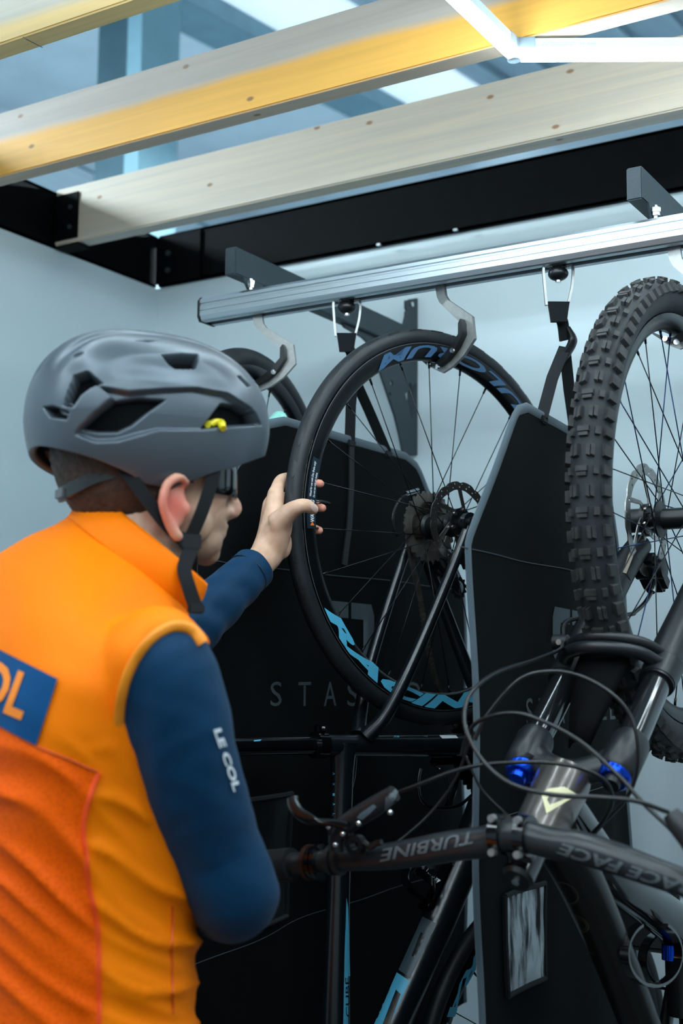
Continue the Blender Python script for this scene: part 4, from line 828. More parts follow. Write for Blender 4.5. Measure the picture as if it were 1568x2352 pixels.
# head tube, stem and bar
ht = MB(); ht.tube([fk(-0.040, 0), fk(-0.052, 0), fk(-0.10, 0), fk(-0.148, 0)], [0.033, 0.0345, 0.0325, 0.031], 32); ht.build('head_tube', brown_m, b3k)
MB().tube([fk(-0.040, 0), fk(-0.034, 0)], [0.030, 0.024], 32).build('headset', plastic_m, b3k)
hb_ = ht.bvh()
decal([[(1243, 1822), (1262, 1812), (1295, 1808), (1322, 1824), (1305, 1830), (1262, 1828), (1256, 1838), (1262, 1850), (1296, 1836), (1310, 1835), (1254, 1870)]], hb_, 'head_badge', cream_m, b3k, (5, 5))
MB().tube([fk(-0.148, 0), fk(-0.166, 0)], 0.0185, 24).build('headset_spacer', plastic_m, b3k)
KB = fk(-0.186, 0, 0.046); KS = -0.565
sm = MB(); sm.tube([fk(-0.166, 0), fk(-0.208, 0)], 0.0195, 24); sm.tube([fk(-0.186, 0, 0.010), fk(-0.186, 0, 0.036)], 0.018, 20)
for w in (-0.016, 0.016): sm.tube([F3.P(*( (np.array([(KB-F3.c)@F3.h, w-0.0065, (KB-F3.c)[2]])))), F3.P((KB-F3.c)@F3.h, w+0.0065, (KB-F3.c)[2])], 0.0235, 28)
stem = sm.build('stem', gloss_m, b3k)
MB().tube([fk(-0.208, 0), fk(-0.213, 0)], [0.0195, 0.016], 24).build('top_cap', plastic_m, b3k); MB().disc(fk(-0.2135, 0), F3.h*AX[0]+F3.z*AX[1], 0.005, 0.004, 6).build('top_cap_bolt', steel_m, b3k)
for w in (-0.016, 0.016):
    for dz in (-0.019, 0.019): MB().disc(F3.P((KB-F3.c)@F3.h-0.020, w, (KB-F3.c)[2]+dz), F3.h, 0.0045, 0.008, 8).build('clamp_bolt', hook_m, b3k)
ks = (KB-F3.c)@F3.h
barpx = [(520, 2000), (610, 1990), (700, 1982), (780, 1975), (880, 1968), (960, 1957), (1040, 1943), (1110, 1934), (1190, 1932), (1260, 1934), (1330, 1946), (1420, 1974), (1500, 2003), (1568, 2027), (1700, 2075), (1850, 2120)]
bp_ = [npv(F3.px_s(x, y, ks)) for x, y in barpx]
bp_[8] = npv((ks, 0, (KB-F3.c)[2]))
bar_p = [F3.P(*p) for p in bp_]; bsp = spline(bar_p, 6)
rad = []
for p in bsp:
    w = abs((p-F3.c)@F3.n); rad.append(0.0180 if w < 0.10 else max(0.0140, 0.0180-(w-0.10)*0.03))
bmb = MB().tube(bsp, rad, 24); bmb.build('handlebar', mat('satin_black_bar', (0.018, 0.021, 0.024), 0.3, noise=0.1), b3k); bbv = bmb.bvh()
decal_text('TURBINE', (1084, 1912), (-215, 42), (4, 26), bbv, 'lettering', greyprint_m, b3k, (8, 6), 0.3, 0.02); decal_text('RACE FACE', (1600, 2036), (-318, -102), (-5, 24), bbv, 'lettering', greyprint_m, b3k, (8, 6), 0.25, 0.03)
gl = MB().tube(spline(bar_p[:4], 6)[:-8], 0.0205, 24).build('grip', rubber_m, b3k); MB().tube(spline(bar_p[-3:], 6)[3:], 0.0205, 24).build('grip', rubber_m, b3k)
for x in (712, 722, 735):
    a, b = [F3.P(*F3.px_s(x+dx, 1981, ks)) for dx in (-4, 4)]; MB().tube([a, b], 0.0225 if x != 722 else 0.0205, 24).build('lock_ring', gloss_m if x != 712 else mat('copper_ring', (0.05, 0.02, 0.012), 0.35, 0.5), b3k)
# brake lever on the left grip side
L = lambda x, y, s=-0.60: F3.P(*F3.px_s(x, y, s))
lv = MB()
for x in (764, 780): lv.tube([L(x-4, 1975, ks), L(x+4, 1975, ks)], 0.0190, 20)
lv.tube(spline([L(772, 1955), L(775, 1920), L(800, 1890), L(860, 1852), L(905, 1822)], 6), [0.009, 0.011, 0.0125, 0.0125, 0.010], 14); lv.box(L(782, 1905), (0.03, 0.02, 0.022), bevel=0.004)
lever = lv.build('brake_lever', mat('dark_lever_body', (0.03, 0.03, 0.033), 0.4, 0.5, noise=0.1), b3k)
MB().tube(spline([L(800, 1898, -0.62), L(762, 1890, -0.625), L(722, 1886, -0.63), L(690, 1870, -0.63), L(674, 1848, -0.625), L(672, 1834, -0.62)], 6), [0.0065, 0.0062, 0.0062, 0.0058, 0.0060, 0.0062], 12, flat=(1.3, 0.8), up=F3.n).build('lever_blade', mat('dark_lever_blade', (0.05, 0.055, 0.06), 0.25, 0.9, noise=0.1), lever)
lvb = lv.bvh(); decal([[(820, 1878), (828, 1868), (858, 1847), (865, 1852), (850, 1868), (832, 1882)]], lvb, 'lever_badge', mat('slate_badge', (0.10, 0.15, 0.18), 0.4), lever, (6, 6)); decal([[(886, 1832), (906, 1812), (913, 1820), (900, 1848), (882, 1862)]], lvb, 'lever_end', greyprint_m, lever, (6, 6))
for x, y in ((755, 1899), (823, 1891), (770, 1940), (787, 1915), (896, 1866)): MB().ball(L(x, y, -0.625), 0.0035, nu=10, nv=6).build('lever_bolt', steel_m, lever)
dp = MB(); dp.lathe([(0.006, -0.006), (0.012, -0.006), (0.012, 0.006), (0.006, 0.006)], 20, lambda s, w, z: L(818, 1940)+s*F3.n+w*F3.h+z*F3.z); dp.tube(spline([L(835, 1935), L(850, 1945), L(862, 1938), L(876, 1934)], 4), 0.004, 8); dp.build('dropper_remote', plastic_m, b3k)
rl = MB(); rl.tube(spline([L(1540, 1868), L(1560, 1895), L(1600, 1950), L(1620, 2010)], 5), [0.009, 0.012, 0.013, 0.010], 14); rl.tube([L(1612, 2045, ks), L(1640, 2052, ks)], 0.0165, 20); rl.tube(spline([L(1600, 1960, -0.62), L(1680, 1980, -0.63), L(1760, 1960, -0.63)], 5), 0.006, 10); rl.build('brake_lever', mat('dark_lever_body', (0.03, 0.03, 0.033)), b3k)
# hoses and cables
def cable(pts, r, name='cable'):
    P = spline([atD(x, y, d) for x, y, d in pts], 8); return MB().tube(P, r, 10).build(name, cable_m, b3k)
hd = (hg-CAM)@CF; hpx = proj(hg)
cable([(hpx[0], hpx[1], hd), (1285, 1492, 1.74), (1225, 1517, 1.68), (1140, 1545, 1.60), (1083, 1590, 1.54), (1066, 1640, 1.51), (1075, 1690, 1.49), (1112, 1752, 1.47), (1172, 1800, 1.45), (1260, 1824, 1.43), (1380, 1832, 1.41), (1460, 1840, 1.40), (1536, 1866, 1.40)], 0.0026, 'brake_hose')
cable([(908, 1822, 1.60), (960, 1803, 1.585), (1040, 1772, 1.57), (1120, 1755, 1.555), (1240, 1751, 1.54), (1330, 1764, 1.53), (1390, 1795, 1.53), (1405, 1840, 1.54), (1385, 1885, 1.56), (1345, 1930, 1.60)], 0.0025, 'brake_hose')
cable([(1060, 1735, 1.58), (1072, 1690, 1.57), (1100, 1656, 1.55), (1165, 1638, 1.53), (1230, 1650, 1.51), (1330, 1702, 1.49), (1420, 1782, 1.46), (1478, 1846, 1.44), (1540, 1905, 1.42), (1600, 1970, 1.41)], 0.0025, 'gear_cable')
cable([(1090, 1700, 1.60), (1120, 1640, 1.60), (1190, 1562, 1.60), (1260, 1542, 1.60), (1330, 1552, 1.59), (1400, 1590, 1.57), (1445, 1640, 1.56), (1463, 1700, 1.55), (1462, 1770, 1.55), (1440, 1830, 1.56), (1390, 1885, 1.58), (1350, 1930, 1.62)], 0.0025, 'gear_cable')
cable([(878, 1958, 1.58), (930, 1920, 1.585), (990, 1865, 1.59), (1045, 1790, 1.59), (1075, 1712, 1.585), (1090, 1680, 1.58)], 0.0016, 'dropper_cable')
cable([(1068, 1735, 1.58), (1105, 1812, 1.575), (1160, 1870, 1.57), (1206, 1918, 1.57)], 0.0018, 'dropper_cable')
# frame tubes below
tt = MB(); tt.tube(spline([fk(-0.110, 0, -0.02), F3.P(-0.395, 0, -0.490), F3.P(-0.300, 0, -0.590), F3.P(-0.19, 0, -0.720), F3.P(-0.08, 0, -0.86)], 8), [0.034, 0.032, 0.030, 0.029, 0.027], 24, flat=(1.0, 0.8), up=F3.n); tt.build('top_tube', darkbrown_m, b3k)
dt = MB(); dt.tube(spline([fk(-0.075, 0, -0.015), F3.P(-0.300, 0, -0.497), F3.P(-0.174, 0, -0.552), F3.P(-0.038, 0, -0.612), F3.P(0.04, 0, -0.70), F3.P(0.06, 0, -0.785)], 8), [0.030, 0.028, 0.029, 0.032, 0.034, 0.036], 24); dt.build('down_tube', gloss_m, b3k)
def ringd(c, r, bv, n=40): 
    return [[(c[0]+r[0]*math.cos(t)*k, c[1]+r[1]*math.sin(t)*k+0.25*r[0]*math.cos(t)*k) for t, k in ((2*math.pi*i/n, 1.0), (2*math.pi*(i+1)/n, 1.0), (2*math.pi*(i+1)/n, 0.93), (2*math.pi*i/n, 0.93))] for i in range(n)]
ol = mat('olive_line', (0.10, 0.085, 0.05), 0.4); tbv = tt.bvh()
for c, r in (((1297, 2050), (32, 24)), ((1322, 2120), (31, 20)), ((1322, 2120), (26, 15))): decal(ringd(c, r, None), tbv, 'line_drawing', ol, b3k, None)
decal([[(1304, 2094), (1306, 2093), (1360, 2204), (1357, 2205)], [(1334, 2185), (1364, 2187), (1364, 2189), (1334, 2187)], [(1350, 2210), (1378, 2218), (1368, 2230)]], tbv, 'line_drawing', ol, b3k, (12, 12))
MB().tube(spline([F3.P(-0.10, 0, -0.84), F3.P(-0.03, 0, -0.82), F3.P(0.06, 0, -0.785)], 4), 0.022, 16).build('seat_tube', gloss_m, b3k); MB().tube([F3.P(-0.09, 0, -0.842), F3.P(-0.42, 0, -0.93)], 0.015, 16).build('seat_post', gloss_m, b3k)
sd3 = MB(); sd3.tube(spline([F3.P(-0.44, 0, -1.06), F3.P(-0.45, 0, -0.97), F3.P(-0.445, 0, -0.88), F3.P(-0.435, 0, -0.80)], 6), [0.06, 0.05, 0.025, 0.014], 14, flat=(0.28, 1), up=F3.h); sd3.build('saddle', rubber_m, b3k)
g3 = wheel_frame(F3, 0.0, -1.20); W3r, _ = wheel(g3, b3k, 0.3385, 0.0275, RIM3, 32, spoke_m, mtb_tyre_m, 'm', fl=(0.030, 0.029), old=0.072); tread(g3, W3r)
for sg in (-1, 1):
    MB().tube(spline([F3.P(0.05, sg*0.03, -0.79), F3.P(0.05, sg*0.055, -0.95), F3.P(0.0, sg*0.074, -1.20)], 6), [0.016, 0.014, 0.012], 14).build('chain_stay', gloss_m, b3k)
    MB().tube(spline([F3.P(-0.06, sg*0.02, -0.84), F3.P(-0.07, sg*0.05, -0.98), F3.P(0.0, sg*0.074, -1.20)], 6), [0.014, 0.012, 0.012], 14).build('seat_stay', gloss_m, b3k)
c3 = MB(); gear(c3, F3, -0.05, 0.066, 32, 0.003, (0.06, -0.785)); c3.build('chainring', plastic_m, b3k, smooth=False)
for sg, a in ((1, 60), (-1, 240)):
    a = math.radians(a); d = F3.h*math.cos(a)+F3.z*math.sin(a); c0 = F3.P(0.06, sg*0.062, -0.785); MB().tube([c0, c0+d*0.17], [0.016, 0.012], 12, flat=(0.6, 1), up=F3.n).build('crank_arm', plastic_m, b3k); MB().box(c0+d*0.17+F3.n*sg*0.055, (0.10, 0.09, 0.014), (d, F3.n, np.cross(d, F3.n)), bevel=0.004).build('pedal', plastic_m, b3k)
# bottle cage rings on the down tube
for (cx, cy, rx, ry, w) in ((1496, 2190, 62, 74, -0.03), (1530, 2205, 56, 66, 0.03)):
    P = [F3.P(*F3.px(cx+rx*math.cos(t), cy+ry*math.sin(t), w)) for t in np.linspace(-0.35*math.pi, 1.35*math.pi, 30)]
    MB().ribbon(P, 0.012, 0.004, F3.n).build('bottle_cage', gloss_m, b3k)
MB().tube([F3.P(*F3.px(1538, 2170, 0.0)), F3.P(*F3.px(1538, 2205, 0.0))], 0.012, 12).build('shock_dial', blue_ano_m, b3k); MB().tube([F3.P(*F3.px(1560, 2150, 0.0)), F3.P(*F3.px(1566, 2330, 0.0))], 0.022, 20).build('rear_shock', plastic_m, b3k)

# ----------------------------------------------------------------- mint bike behind the man's head
b1k = empty('mint_bike', F1.P(0, 0, -1.69), 'mint green bike mostly hidden behind the helmet and the leftmost divider', 'bicycle', 'hanging bikes')
W1, _ = wheel(F1, b1k, 0.3235, 0.0185, (0.312, 0.288, 0.0125, 0.009), 28, spoke_m, tyre_m, 'c', fl=(0.028, 0.024), old=0.05)
gm = [F1.px(x, y, -0.055) for x, y in ((640, 968), (602, 1008), (565, 1050), (520, 1100))]
lug = MB(); lug.tube(spline([F1.P(*p) for p in gm]+[F1.P(-0.2, -0.05, -0.02), F1.P(-0.33, -0.03, -0.25)], 6), [0.017, 0.014, 0.012, 0.012, 0.014, 0.016], 16, flat=(0.7, 1.2), up=F1.n); lug.ball(F1.P(*gm[0]), (0.019, 0.012, 0.02)); lg1 = lug.build('mint_arm', mint_m, b1k)
MB().disc(F1.P(*F1.px(632, 980, -0.068)), F1.n, 0.007, 0.008, 10).build('pivot_bolt', plastic_m, b1k); MB().disc(F1.P(*F1.px(566, 1048, -0.070)), F1.n, 0.007, 0.008, 10).build('pivot_bolt', plastic_m, b1k)
for sg in (-1, 1): MB().tube(spline([F1.P(0, sg*0.05, 0), F1.P(-0.14, sg*0.05, -0.12), F1.P(-0.28, sg*0.04, -0.25)], 5), [0.012, 0.015, 0.018], 14).build('fork_leg', mint_m, b1k)
MB().tube([F1.P(-0.27, 0, -0.24), F1.P(-0.38, 0, -0.34)], 0.024, 18).build('head_tube', mint_m, b1k); MB().tube([F1.P(-0.35, 0, -0.33), F1.P(-0.05, 0, -0.72)], 0.022, 18).build('down_tube', mint_m, b1k); MB().tube([F1.P(-0.37, 0, -0.35), F1.P(-0.24, 0, -0.80)], 0.018, 18).build('top_tube', mint_m, b1k); MB().tube([F1.P(-0.05, 0, -0.72), F1.P(-0.40, 0, -0.86)], 0.016, 18).build('seat_tube', mint_m, b1k)
g1 = wheel_frame(F1, 0.0, -1.03); wheel(g1, b1k, 0.3235, 0.0185, (0.312, 0.288, 0.0125, 0.009), 28, spoke_m, tyre_m, 'c', fl=(0.028, 0.024), old=0.065)
for sg in (-1, 1): MB().tube([F1.P(-0.05, sg*0.03, -0.72), F1.P(0, sg*0.066, -1.03)], 0.011, 12).build('chain_stay', mint_m, b1k); MB().tube([F1.P(-0.24, sg*0.015, -0.80), F1.P(0, sg*0.066, -1.03)], 0.008, 12).build('seat_stay', mint_m, b1k)
MB().tube([F1.P(-0.40, 0.11, -0.33), F1.P(-0.42, 0, -0.34), F1.P(-0.40, -0.11, -0.33)], 0.013, 14).build('handlebar', rubber_m, b1k)
# ================================================================= the man
fh = npv((-math.sin(YAW), math.cos(YAW), 0)); rh = npv((math.cos(YAW), math.sin(YAW), 0)); UZ = npv((0, 0, 1.0))
def QC(xc, d, z): return npv((CAM[0], CAM[1], 0))+rh*xc+fh*d+UZ*z
man = empty('person', QC(-0.30, 1.52, 0), 'man in an orange cycling vest, blue sleeves and grey helmet gripping the road wheel', 'person')
def smooth01(x): x = min(1, max(0, x)); return x*x*(3-2*x)
def loft(mb, rings, n=40, e=2.0, cap=True, es=None):
    """rings: (centre, vecA, vecB)"""
    o = len(mb.v)
    for ri_, (c, A, B) in enumerate(rings):
        if es is not None: e = es[ri_]
        for k in range(n):
            t = 2*math.pi*k/n; ca, sa = math.cos(t), math.sin(t)
            mb.v.append(tuple(npv(c)+npv(A)*math.copysign(abs(ca)**(2/e), ca)+npv(B)*math.copysign(abs(sa)**(2/e), sa)))
    for i in range(len(rings)-1):
        for k in range(n): mb.f.append((o+i*n+k, o+i*n+(k+1) % n, o+(i+1)*n+(k+1) % n, o+(i+1)*n+k))
    if cap: mb.f.append(tuple(o+k for k in range(n-1, -1, -1))); mb.f.append(tuple(o+(len(rings)-1)*n+k for k in range(n)))
def remesh(mb, name, voxel, m, parent, it=6, fac=0.5):
    o = mb.build(name, m, None, smooth=False); md = o.modifiers.new('r', 'REMESH'); md.mode = 'VOXEL'; md.voxel_size = voxel; md.use_smooth_shade = True
    s = o.modifiers.new('s', 'SMOOTH'); s.iterations = it; s.factor = fac
    dg = bpy.context.evaluated_depsgraph_get(); me = bpy.data.meshes.new_from_object(o.evaluated_get(dg)); bpy.data.objects.remove(o)
    for p in me.polygons: p.use_smooth = True
    me.name = name; return link(name, me, parent)
def bvh_of(o): me = o.data; return BVHTree.FromPolygons([v.co.copy() for v in me.vertices], [tuple(p.vertices) for p in me.polygons])
# torso frame: S towards his left, FV where he faces
SV = -0.55*rh+0.835*fh; FV = 0.835*rh+0.55*fh
T0 = QC(-0.297, 1.50, 0)
TOR = [  # z, forward shift, half width, half depth, forward tilt (deg)
    (0.86, 0.00, 0.172, 0.120, 0), (0.95, 0.00, 0.170, 0.122, 0), (1.06, 0.002, 0.162, 0.120, 0), (1.18, 0.000, 0.164, 0.122, 2), (1.28, -0.002, 0.172, 0.126, 4), (1.36, -0.004, 0.182, 0.128, 6),
    (1.415, 0.000, 0.188, 0.126, 9), (1.455, 0.006, 0.192, 0.120, 13), (1.488, 0.014, 0.184, 0.112, 18), (1.515, 0.024, 0.158, 0.103, 23), (1.535, 0.036, 0.126, 0.093, 28), (1.553, 0.048, 0.094, 0.084, 32), (1.570, 0.058, 0.074, 0.078, 35)]
ROLL_Z, ROLL_V = [0.8, 1.2, 1.40, 1.50, 1.57], [0, 0, 0.13, 0.27, 0.38]
def torso_rings(grow=0.0, n=90, ztop=None):
    T = npv(TOR); zs = np.linspace(T[0, 0], ztop or T[-1, 0], n); out = []
    for z in zs:
        f, a, b, t = [np.interp(z, T[:, 0], T[:, i]) for i in (1, 2, 3, 4)]; t = math.radians(t)
        out.append((T0+FV*f+UZ*z, (SV+UZ*np.interp(z, ROLL_Z, ROLL_V))*(a+grow), (FV*math.cos(t)-UZ*math.sin(t))*(b+grow)))
    return out
def smooth_rings(r, it=3):
    for _ in range(it): r = [r[0]]+[tuple((r[i-1][j]+2*r[i][j]+r[i+1][j])/4 for j in range(3)) for i in range(1, len(r)-1)]+[r[-1]]
    return r
SHR = T0+UZ*1.448+FV*0.012-SV*0.182     # right shoulder, nearer the camera
SHL = T0+UZ*1.495+FV*0.030+SV*0.175
ELR, WRR = atD(535, 2048, 1.40), atD(462, 1945, 1.66)
ELL, WRL = atD(385, 1492, 1.80), atD(598, 1290, 1.985)
# head frame
TH = math.radians(28); FHD = math.cos(TH)*rh+math.sin(TH)*fh; RHD = math.sin(TH)*rh-math.cos(TH)*fh; HC = atD(345, 1060, 1.56)
def HP(f, r, z): return HC+FHD*f+RHD*r+UZ*z
HAX = (FHD, RHD, UZ)
body = MB()
loft(body, smooth_rings(torso_rings(-0.012, 50)), 40, 2.3)
nk0 = T0+FV*0.045+UZ*1.50
body.tube(spline([nk0, T0+FV*0.062+UZ*1.575, HP(-0.012, 0, -0.075), HP(-0.004, 0, -0.03)], 6), [0.068, 0.060, 0.058, 0.060], 24)
body.ball(HP(-0.012, 0, 0.020), (0.098, 0.077, 0.105), HAX, 36, 24)
body.ball(HP(0.030, 0, -0.050), (0.066, 0.058, 0.072), HAX, 30, 20)
body.ball(HP(0.048, 0, -0.092), (0.044, 0.046, 0.030), HAX, 24, 16)          # jaw and chin
body.ball(HP(0.074, 0, -0.106), (0.017, 0.020, 0.016), HAX)
for s in (-1, 1):
    body.ball(HP(0.056, s*0.036, -0.038), (0.030, 0.022, 0.024), HAX)          # cheeks
    body.ball(HP(0.030, s*0.052, -0.078), (0.032, 0.012, 0.024), HAX)          # jaw angle
    body.ball(HP(0.084, s*0.030, -0.012), (0.012, 0.020, 0.009), HAX)          # brows
    body.ball(HP(0.079, s*0.030, -0.026), (0.0115, 0.013, 0.009), HAX)         # eyes
    # ear: rim, bowl and lobe
    er = [HP(0.008+f*1.1, s*0.075+s*o, z*1.08-0.016) for f, z, o in ((0.010, -0.018, 0.002), (-0.002, -0.012, 0.009), (-0.016, -0.020, 0.014), (-0.022, -0.038, 0.015), (-0.016, -0.056, 0.011), (-0.004, -0.072, 0.005), (0.004, -0.076, 0.002))]
    body.tube(spline(er, 6), [0.005, 0.006, 0.0062, 0.006, 0.006, 0.0075, 0.006], 10)
    body.ball(HP(0.004, s*0.072, -0.062), (0.017, 0.007, 0.028), HAX); body.ball(HP(0.019, s*0.0745, -0.064), (0.005, 0.006, 0.009), HAX)
body.tube(spline([HP(0.086, 0, -0.014), HP(0.098, 0, -0.032), HP(0.110, 0, -0.050), HP(0.092, 0, -0.060)], 5), [0.007, 0.0085, 0.0105, 0.008], 14)
for s in (-1, 1): body.ball(HP(0.096, s*0.010, -0.055), (0.010, 0.008, 0.007), HAX)
body.ball(HP(0.090, 0, -0.073), (0.010, 0.021, 0.006), HAX); body.ball(HP(0.088, 0, -0.083), (0.010, 0.019, 0.007), HAX)
# arms (under the sleeves) and hands
body.tube(spline([SHR+SV*0.06, SHR, (SHR+ELR)/2, ELR], 6), [0.045, 0.046, 0.041, 0.034], 18); body.tube(spline([ELR, ELR*0.55+WRR*0.45, WRR], 6), [0.036, 0.034, 0.024], 18)
body.tube(spline([SHL-SV*0.06, SHL, (SHL+ELL)/2, ELL], 6), [0.045, 0.046, 0.040, 0.033], 18); body.tube(spline([ELL, ELL*0.55+WRL*0.45, WRL], 6), [0.035, 0.032, 0.0245], 18)
# left hand on the tyre; hand frame points by image place and distance
def hp(x, y, d): return atD(x, y, d)
mc = [hp(634, 1128, 2.030), hp(622, 1152, 2.055), hp(622, 1184, 2.075), hp(630, 1216, 2.088)]       # knuckles: index .. little
wr2 = hp(618, 1268, 2.000)
for i, k in enumerate(mc):
    body.tube(spline([WRL+(wr2-WRL)*0.2, wr2+(k-wr2)*0.35+(WRL-wr2)*0.1, k], 5), [0.0225, 0.0190, 0.0130 if i < 3 else 0.0115], 14)
body.tube(spline([WRL, wr2, hp(640, 1215, 1.995), hp(652, 1190, 1.988)], 5), [0.0245, 0.024, 0.021, 0.0155], 16)   # thenar side
body.ball((mc[0]+mc[1]+wr2)/3, 0.017); body.ball((mc[2]+mc[3]+wr2)/3, 0.017)
FING = [[mc[0], hp(648, 1102, 2.058), hp(684, 1100, 2.072), hp(716, 1108, 2.062), hp(735, 1111, 2.050)],
        [mc[1], hp(636, 1142, 2.092), hp(690, 1152, 2.090), hp(722, 1163, 2.075), hp(740, 1167, 2.062)],
        [mc[2], hp(640, 1190, 2.105), hp(690, 1204, 2.095), hp(718, 1214, 2.080), hp(733, 1219, 2.068)],
        [mc[3], hp(652, 1234, 2.105), hp(685, 1248, 2.098), hp(704, 1253, 2.085), hp(714, 1256, 2.075)]]
for i, c in enumerate(FING):
    R = [0.0112, 0.0106, 0.0092, 0.0084, 0.0070] if i < 3 else [0.0100, 0.0092, 0.0082, 0.0074, 0.0062]
    body.tube(spline(c, 5), R, 14); body.ball(c[-1], R[-1]*1.05)
THB = [hp(636, 1205, 1.990), hp(660, 1180, 1.978), hp(684, 1164, 1.968), hp(704, 1162, 1.968), hp(719, 1170, 1.976)]
body.tube(spline(THB, 5), [0.0200, 0.0150, 0.0118, 0.0112, 0.0085], 16); body.ball(THB[-1], 0.0088)
body.ball(hp(650, 1250, 2.012), (0.014, 0.014, 0.024))
# right hand, loosely curled in front of his chest behind the upper arm
hr = WRR+(WRR-ELR)/np.linalg.norm(WRR-ELR)*0.05
body.tube(spline([WRR, hr, hr+UZ*0.035+fh*0.01], 5), [0.023, 0.027, 0.022], 16, flat=(1.2, 0.75), up=rh)
for i in range(4):
    b0 = hr+UZ*0.040+rh*(-0.026+0.0175*i)+fh*0.012; body.tube(spline([b0, b0+UZ*0.026+rh*0.006, b0+UZ*0.030+rh*0.018+fh*0.016, b0+UZ*0.014+rh*0.022+fh*0.026], 5), [0.0098, 0.0092, 0.0085, 0.0072], 12)
body.tube(spline([hr+rh*0.02, hr+rh*0.040+UZ*0.012, hr+rh*0.050+UZ*0.034], 5), [0.014, 0.011, 0.008], 12); body.tube(spline([hr+rh*0.01, atD(530, 1862, 1.70), atD(549, 1834, 1.70)], 5), [0.011, 0.009, 0.007], 12)
# legs
HIP = {1: T0+SV*0.09+UZ*0.90, -1: T0-SV*0.09+UZ*0.90}
KN = {s: HIP[s]*npv((1, 1, 0))+FV*0.035+UZ*0.49 for s in (1, -1)}; AN = {s: HIP[s]*npv((1, 1, 0))-FV*0.01+UZ*0.09 for s in (1, -1)}
for s in (1, -1):
    body.tube(spline([HIP[s], (HIP[s]+KN[s])/2, KN[s], KN[s]*0.65+AN[s]*0.35-FV*0.012, AN[s]], 5), [0.082, 0.070, 0.050, 0.052, 0.034], 20)
    body.tube([AN[s], AN[s]-UZ*0.045, AN[s]-UZ*0.05+FV*0.13], [0.034, 0.034, 0.028], 16)
skin_m = bpy.data.materials.new('skin'); skin_m.use_nodes = True; nt = skin_m.node_tree; bs = nt.nodes['Principled BSDF']; bs.inputs['Roughness'].default_value = 0.5; bs.inputs['Subsurface Weight'].default_value = 0.12; bs.inputs['Subsurface Radius'].default_value = (0.010, 0.004, 0.002); bs.inputs['Subsurface Scale'].default_value = 0.6
at = nt.nodes.new('ShaderNodeAttribute'); at.attribute_name = 'flush'; mx = nt.nodes.new('ShaderNodeMix'); mx.data_type = 'RGBA'; mx.inputs['B'].default_value = (0.62, 0.13, 0.085, 1)
nz = nt.nodes.new('ShaderNodeTexNoise'); nz.inputs['Scale'].default_value = 60; tcn = nt.nodes.new('ShaderNodeTexCoord'); nt.links.new(tcn.outputs['Object'], nz.inputs['Vector']); rp = nt.nodes.new('ShaderNodeValToRGB'); rp.color_ramp.elements[0].color = (0.62, 0.36, 0.235, 1); rp.color_ramp.elements[1].color = (0.76, 0.48, 0.34, 1); rp.color_ramp.elements[0].position = 0.3; rp.color_ramp.elements[1].position = 0.7
nt.links.new(nz.outputs['Fac'], rp.inputs[0]); nt.links.new(rp.outputs[0], mx.inputs['A']); nt.links.new(at.outputs['Fac'], mx.inputs['Factor']); 
at2 = nt.nodes.new('ShaderNodeAttribute'); at2.attribute_name = 'stubble'; mx2 = nt.nodes.new('ShaderNodeMix'); mx2.data_type = 'RGBA'; mx2.inputs['B'].default_value = (0.10, 0.065, 0.045, 1); nt.links.new(mx.outputs['Result'], mx2.inputs['A']); nt.links.new(at2.outputs['Fac'], mx2.inputs['Factor']); nt.links.new(mx2.outputs['Result'], bs.inputs['Base Color'])
b2n = nt.nodes.new('ShaderNodeBump'); b2n.inputs['Strength'].default_value = 0.15; b2n.inputs['Distance'].default_value = 0.001; n3 = nt.nodes.new('ShaderNodeTexNoise'); n3.inputs['Scale'].default_value = 350; nt.links.new(tcn.outputs['Object'], n3.inputs['Vector']); nt.links.new(n3.outputs['Fac'], b2n.inputs['Height']); nt.links.new(b2n.outputs[0], bs.inputs['Normal'])
bo = remesh(body, 'body', 0.0034, skin_m, man, 5, 0.5)
co = np.empty(len(bo.data.vertices)*3); bo.data.vertices.foreach_get('co', co); co = co.reshape(-1, 3)
fl = np.zeros(len(co)); tips = [c[-1] for c in FING]+[FING[i][-2] for i in range(3)]
for t, rr, k in [(HP(0.0, 0.086, -0.060), 0.038, 1.0), (HP(0.110, 0, -0.050), 0.014, 0.45)]+[(t, 0.022, 0.55) for t in tips]: fl = np.maximum(fl, k*np.clip(1.25-np.linalg.norm(co-t, axis=1)/rr, 0, 1))
a = bo.data.attributes.new('flush', 'FLOAT', 'POINT'); a.data.foreach_set('value', fl.astype(np.float32))
loc = co-HC; lf, lr_, lz = loc@FHD, loc@RHD, loc[:, 2]; sb = 0.45*np.clip((-lz-0.055)/0.02, 0, 1)*np.clip((lf-0.005)/0.02, 0, 1)*np.clip((0.14+lz)/0.02, 0, 1)*(np.linalg.norm(loc, axis=1) < 0.17)
a = bo.data.attributes.new('stubble', 'FLOAT', 'POINT'); a.data.foreach_set('value', sb.astype(np.float32))
# thumb nail
bbh = bvh_of(bo); nail_m = mat('finger_nail', (0.75, 0.52, 0.44), 0.25, noise=0.03)
decal([[(712, 1158), (720, 1156), (727, 1162), (728, 1172), (722, 1177), (715, 1170)]], bbh, 'thumb_nail', nail_m, man, (4, 4), 0.0006)

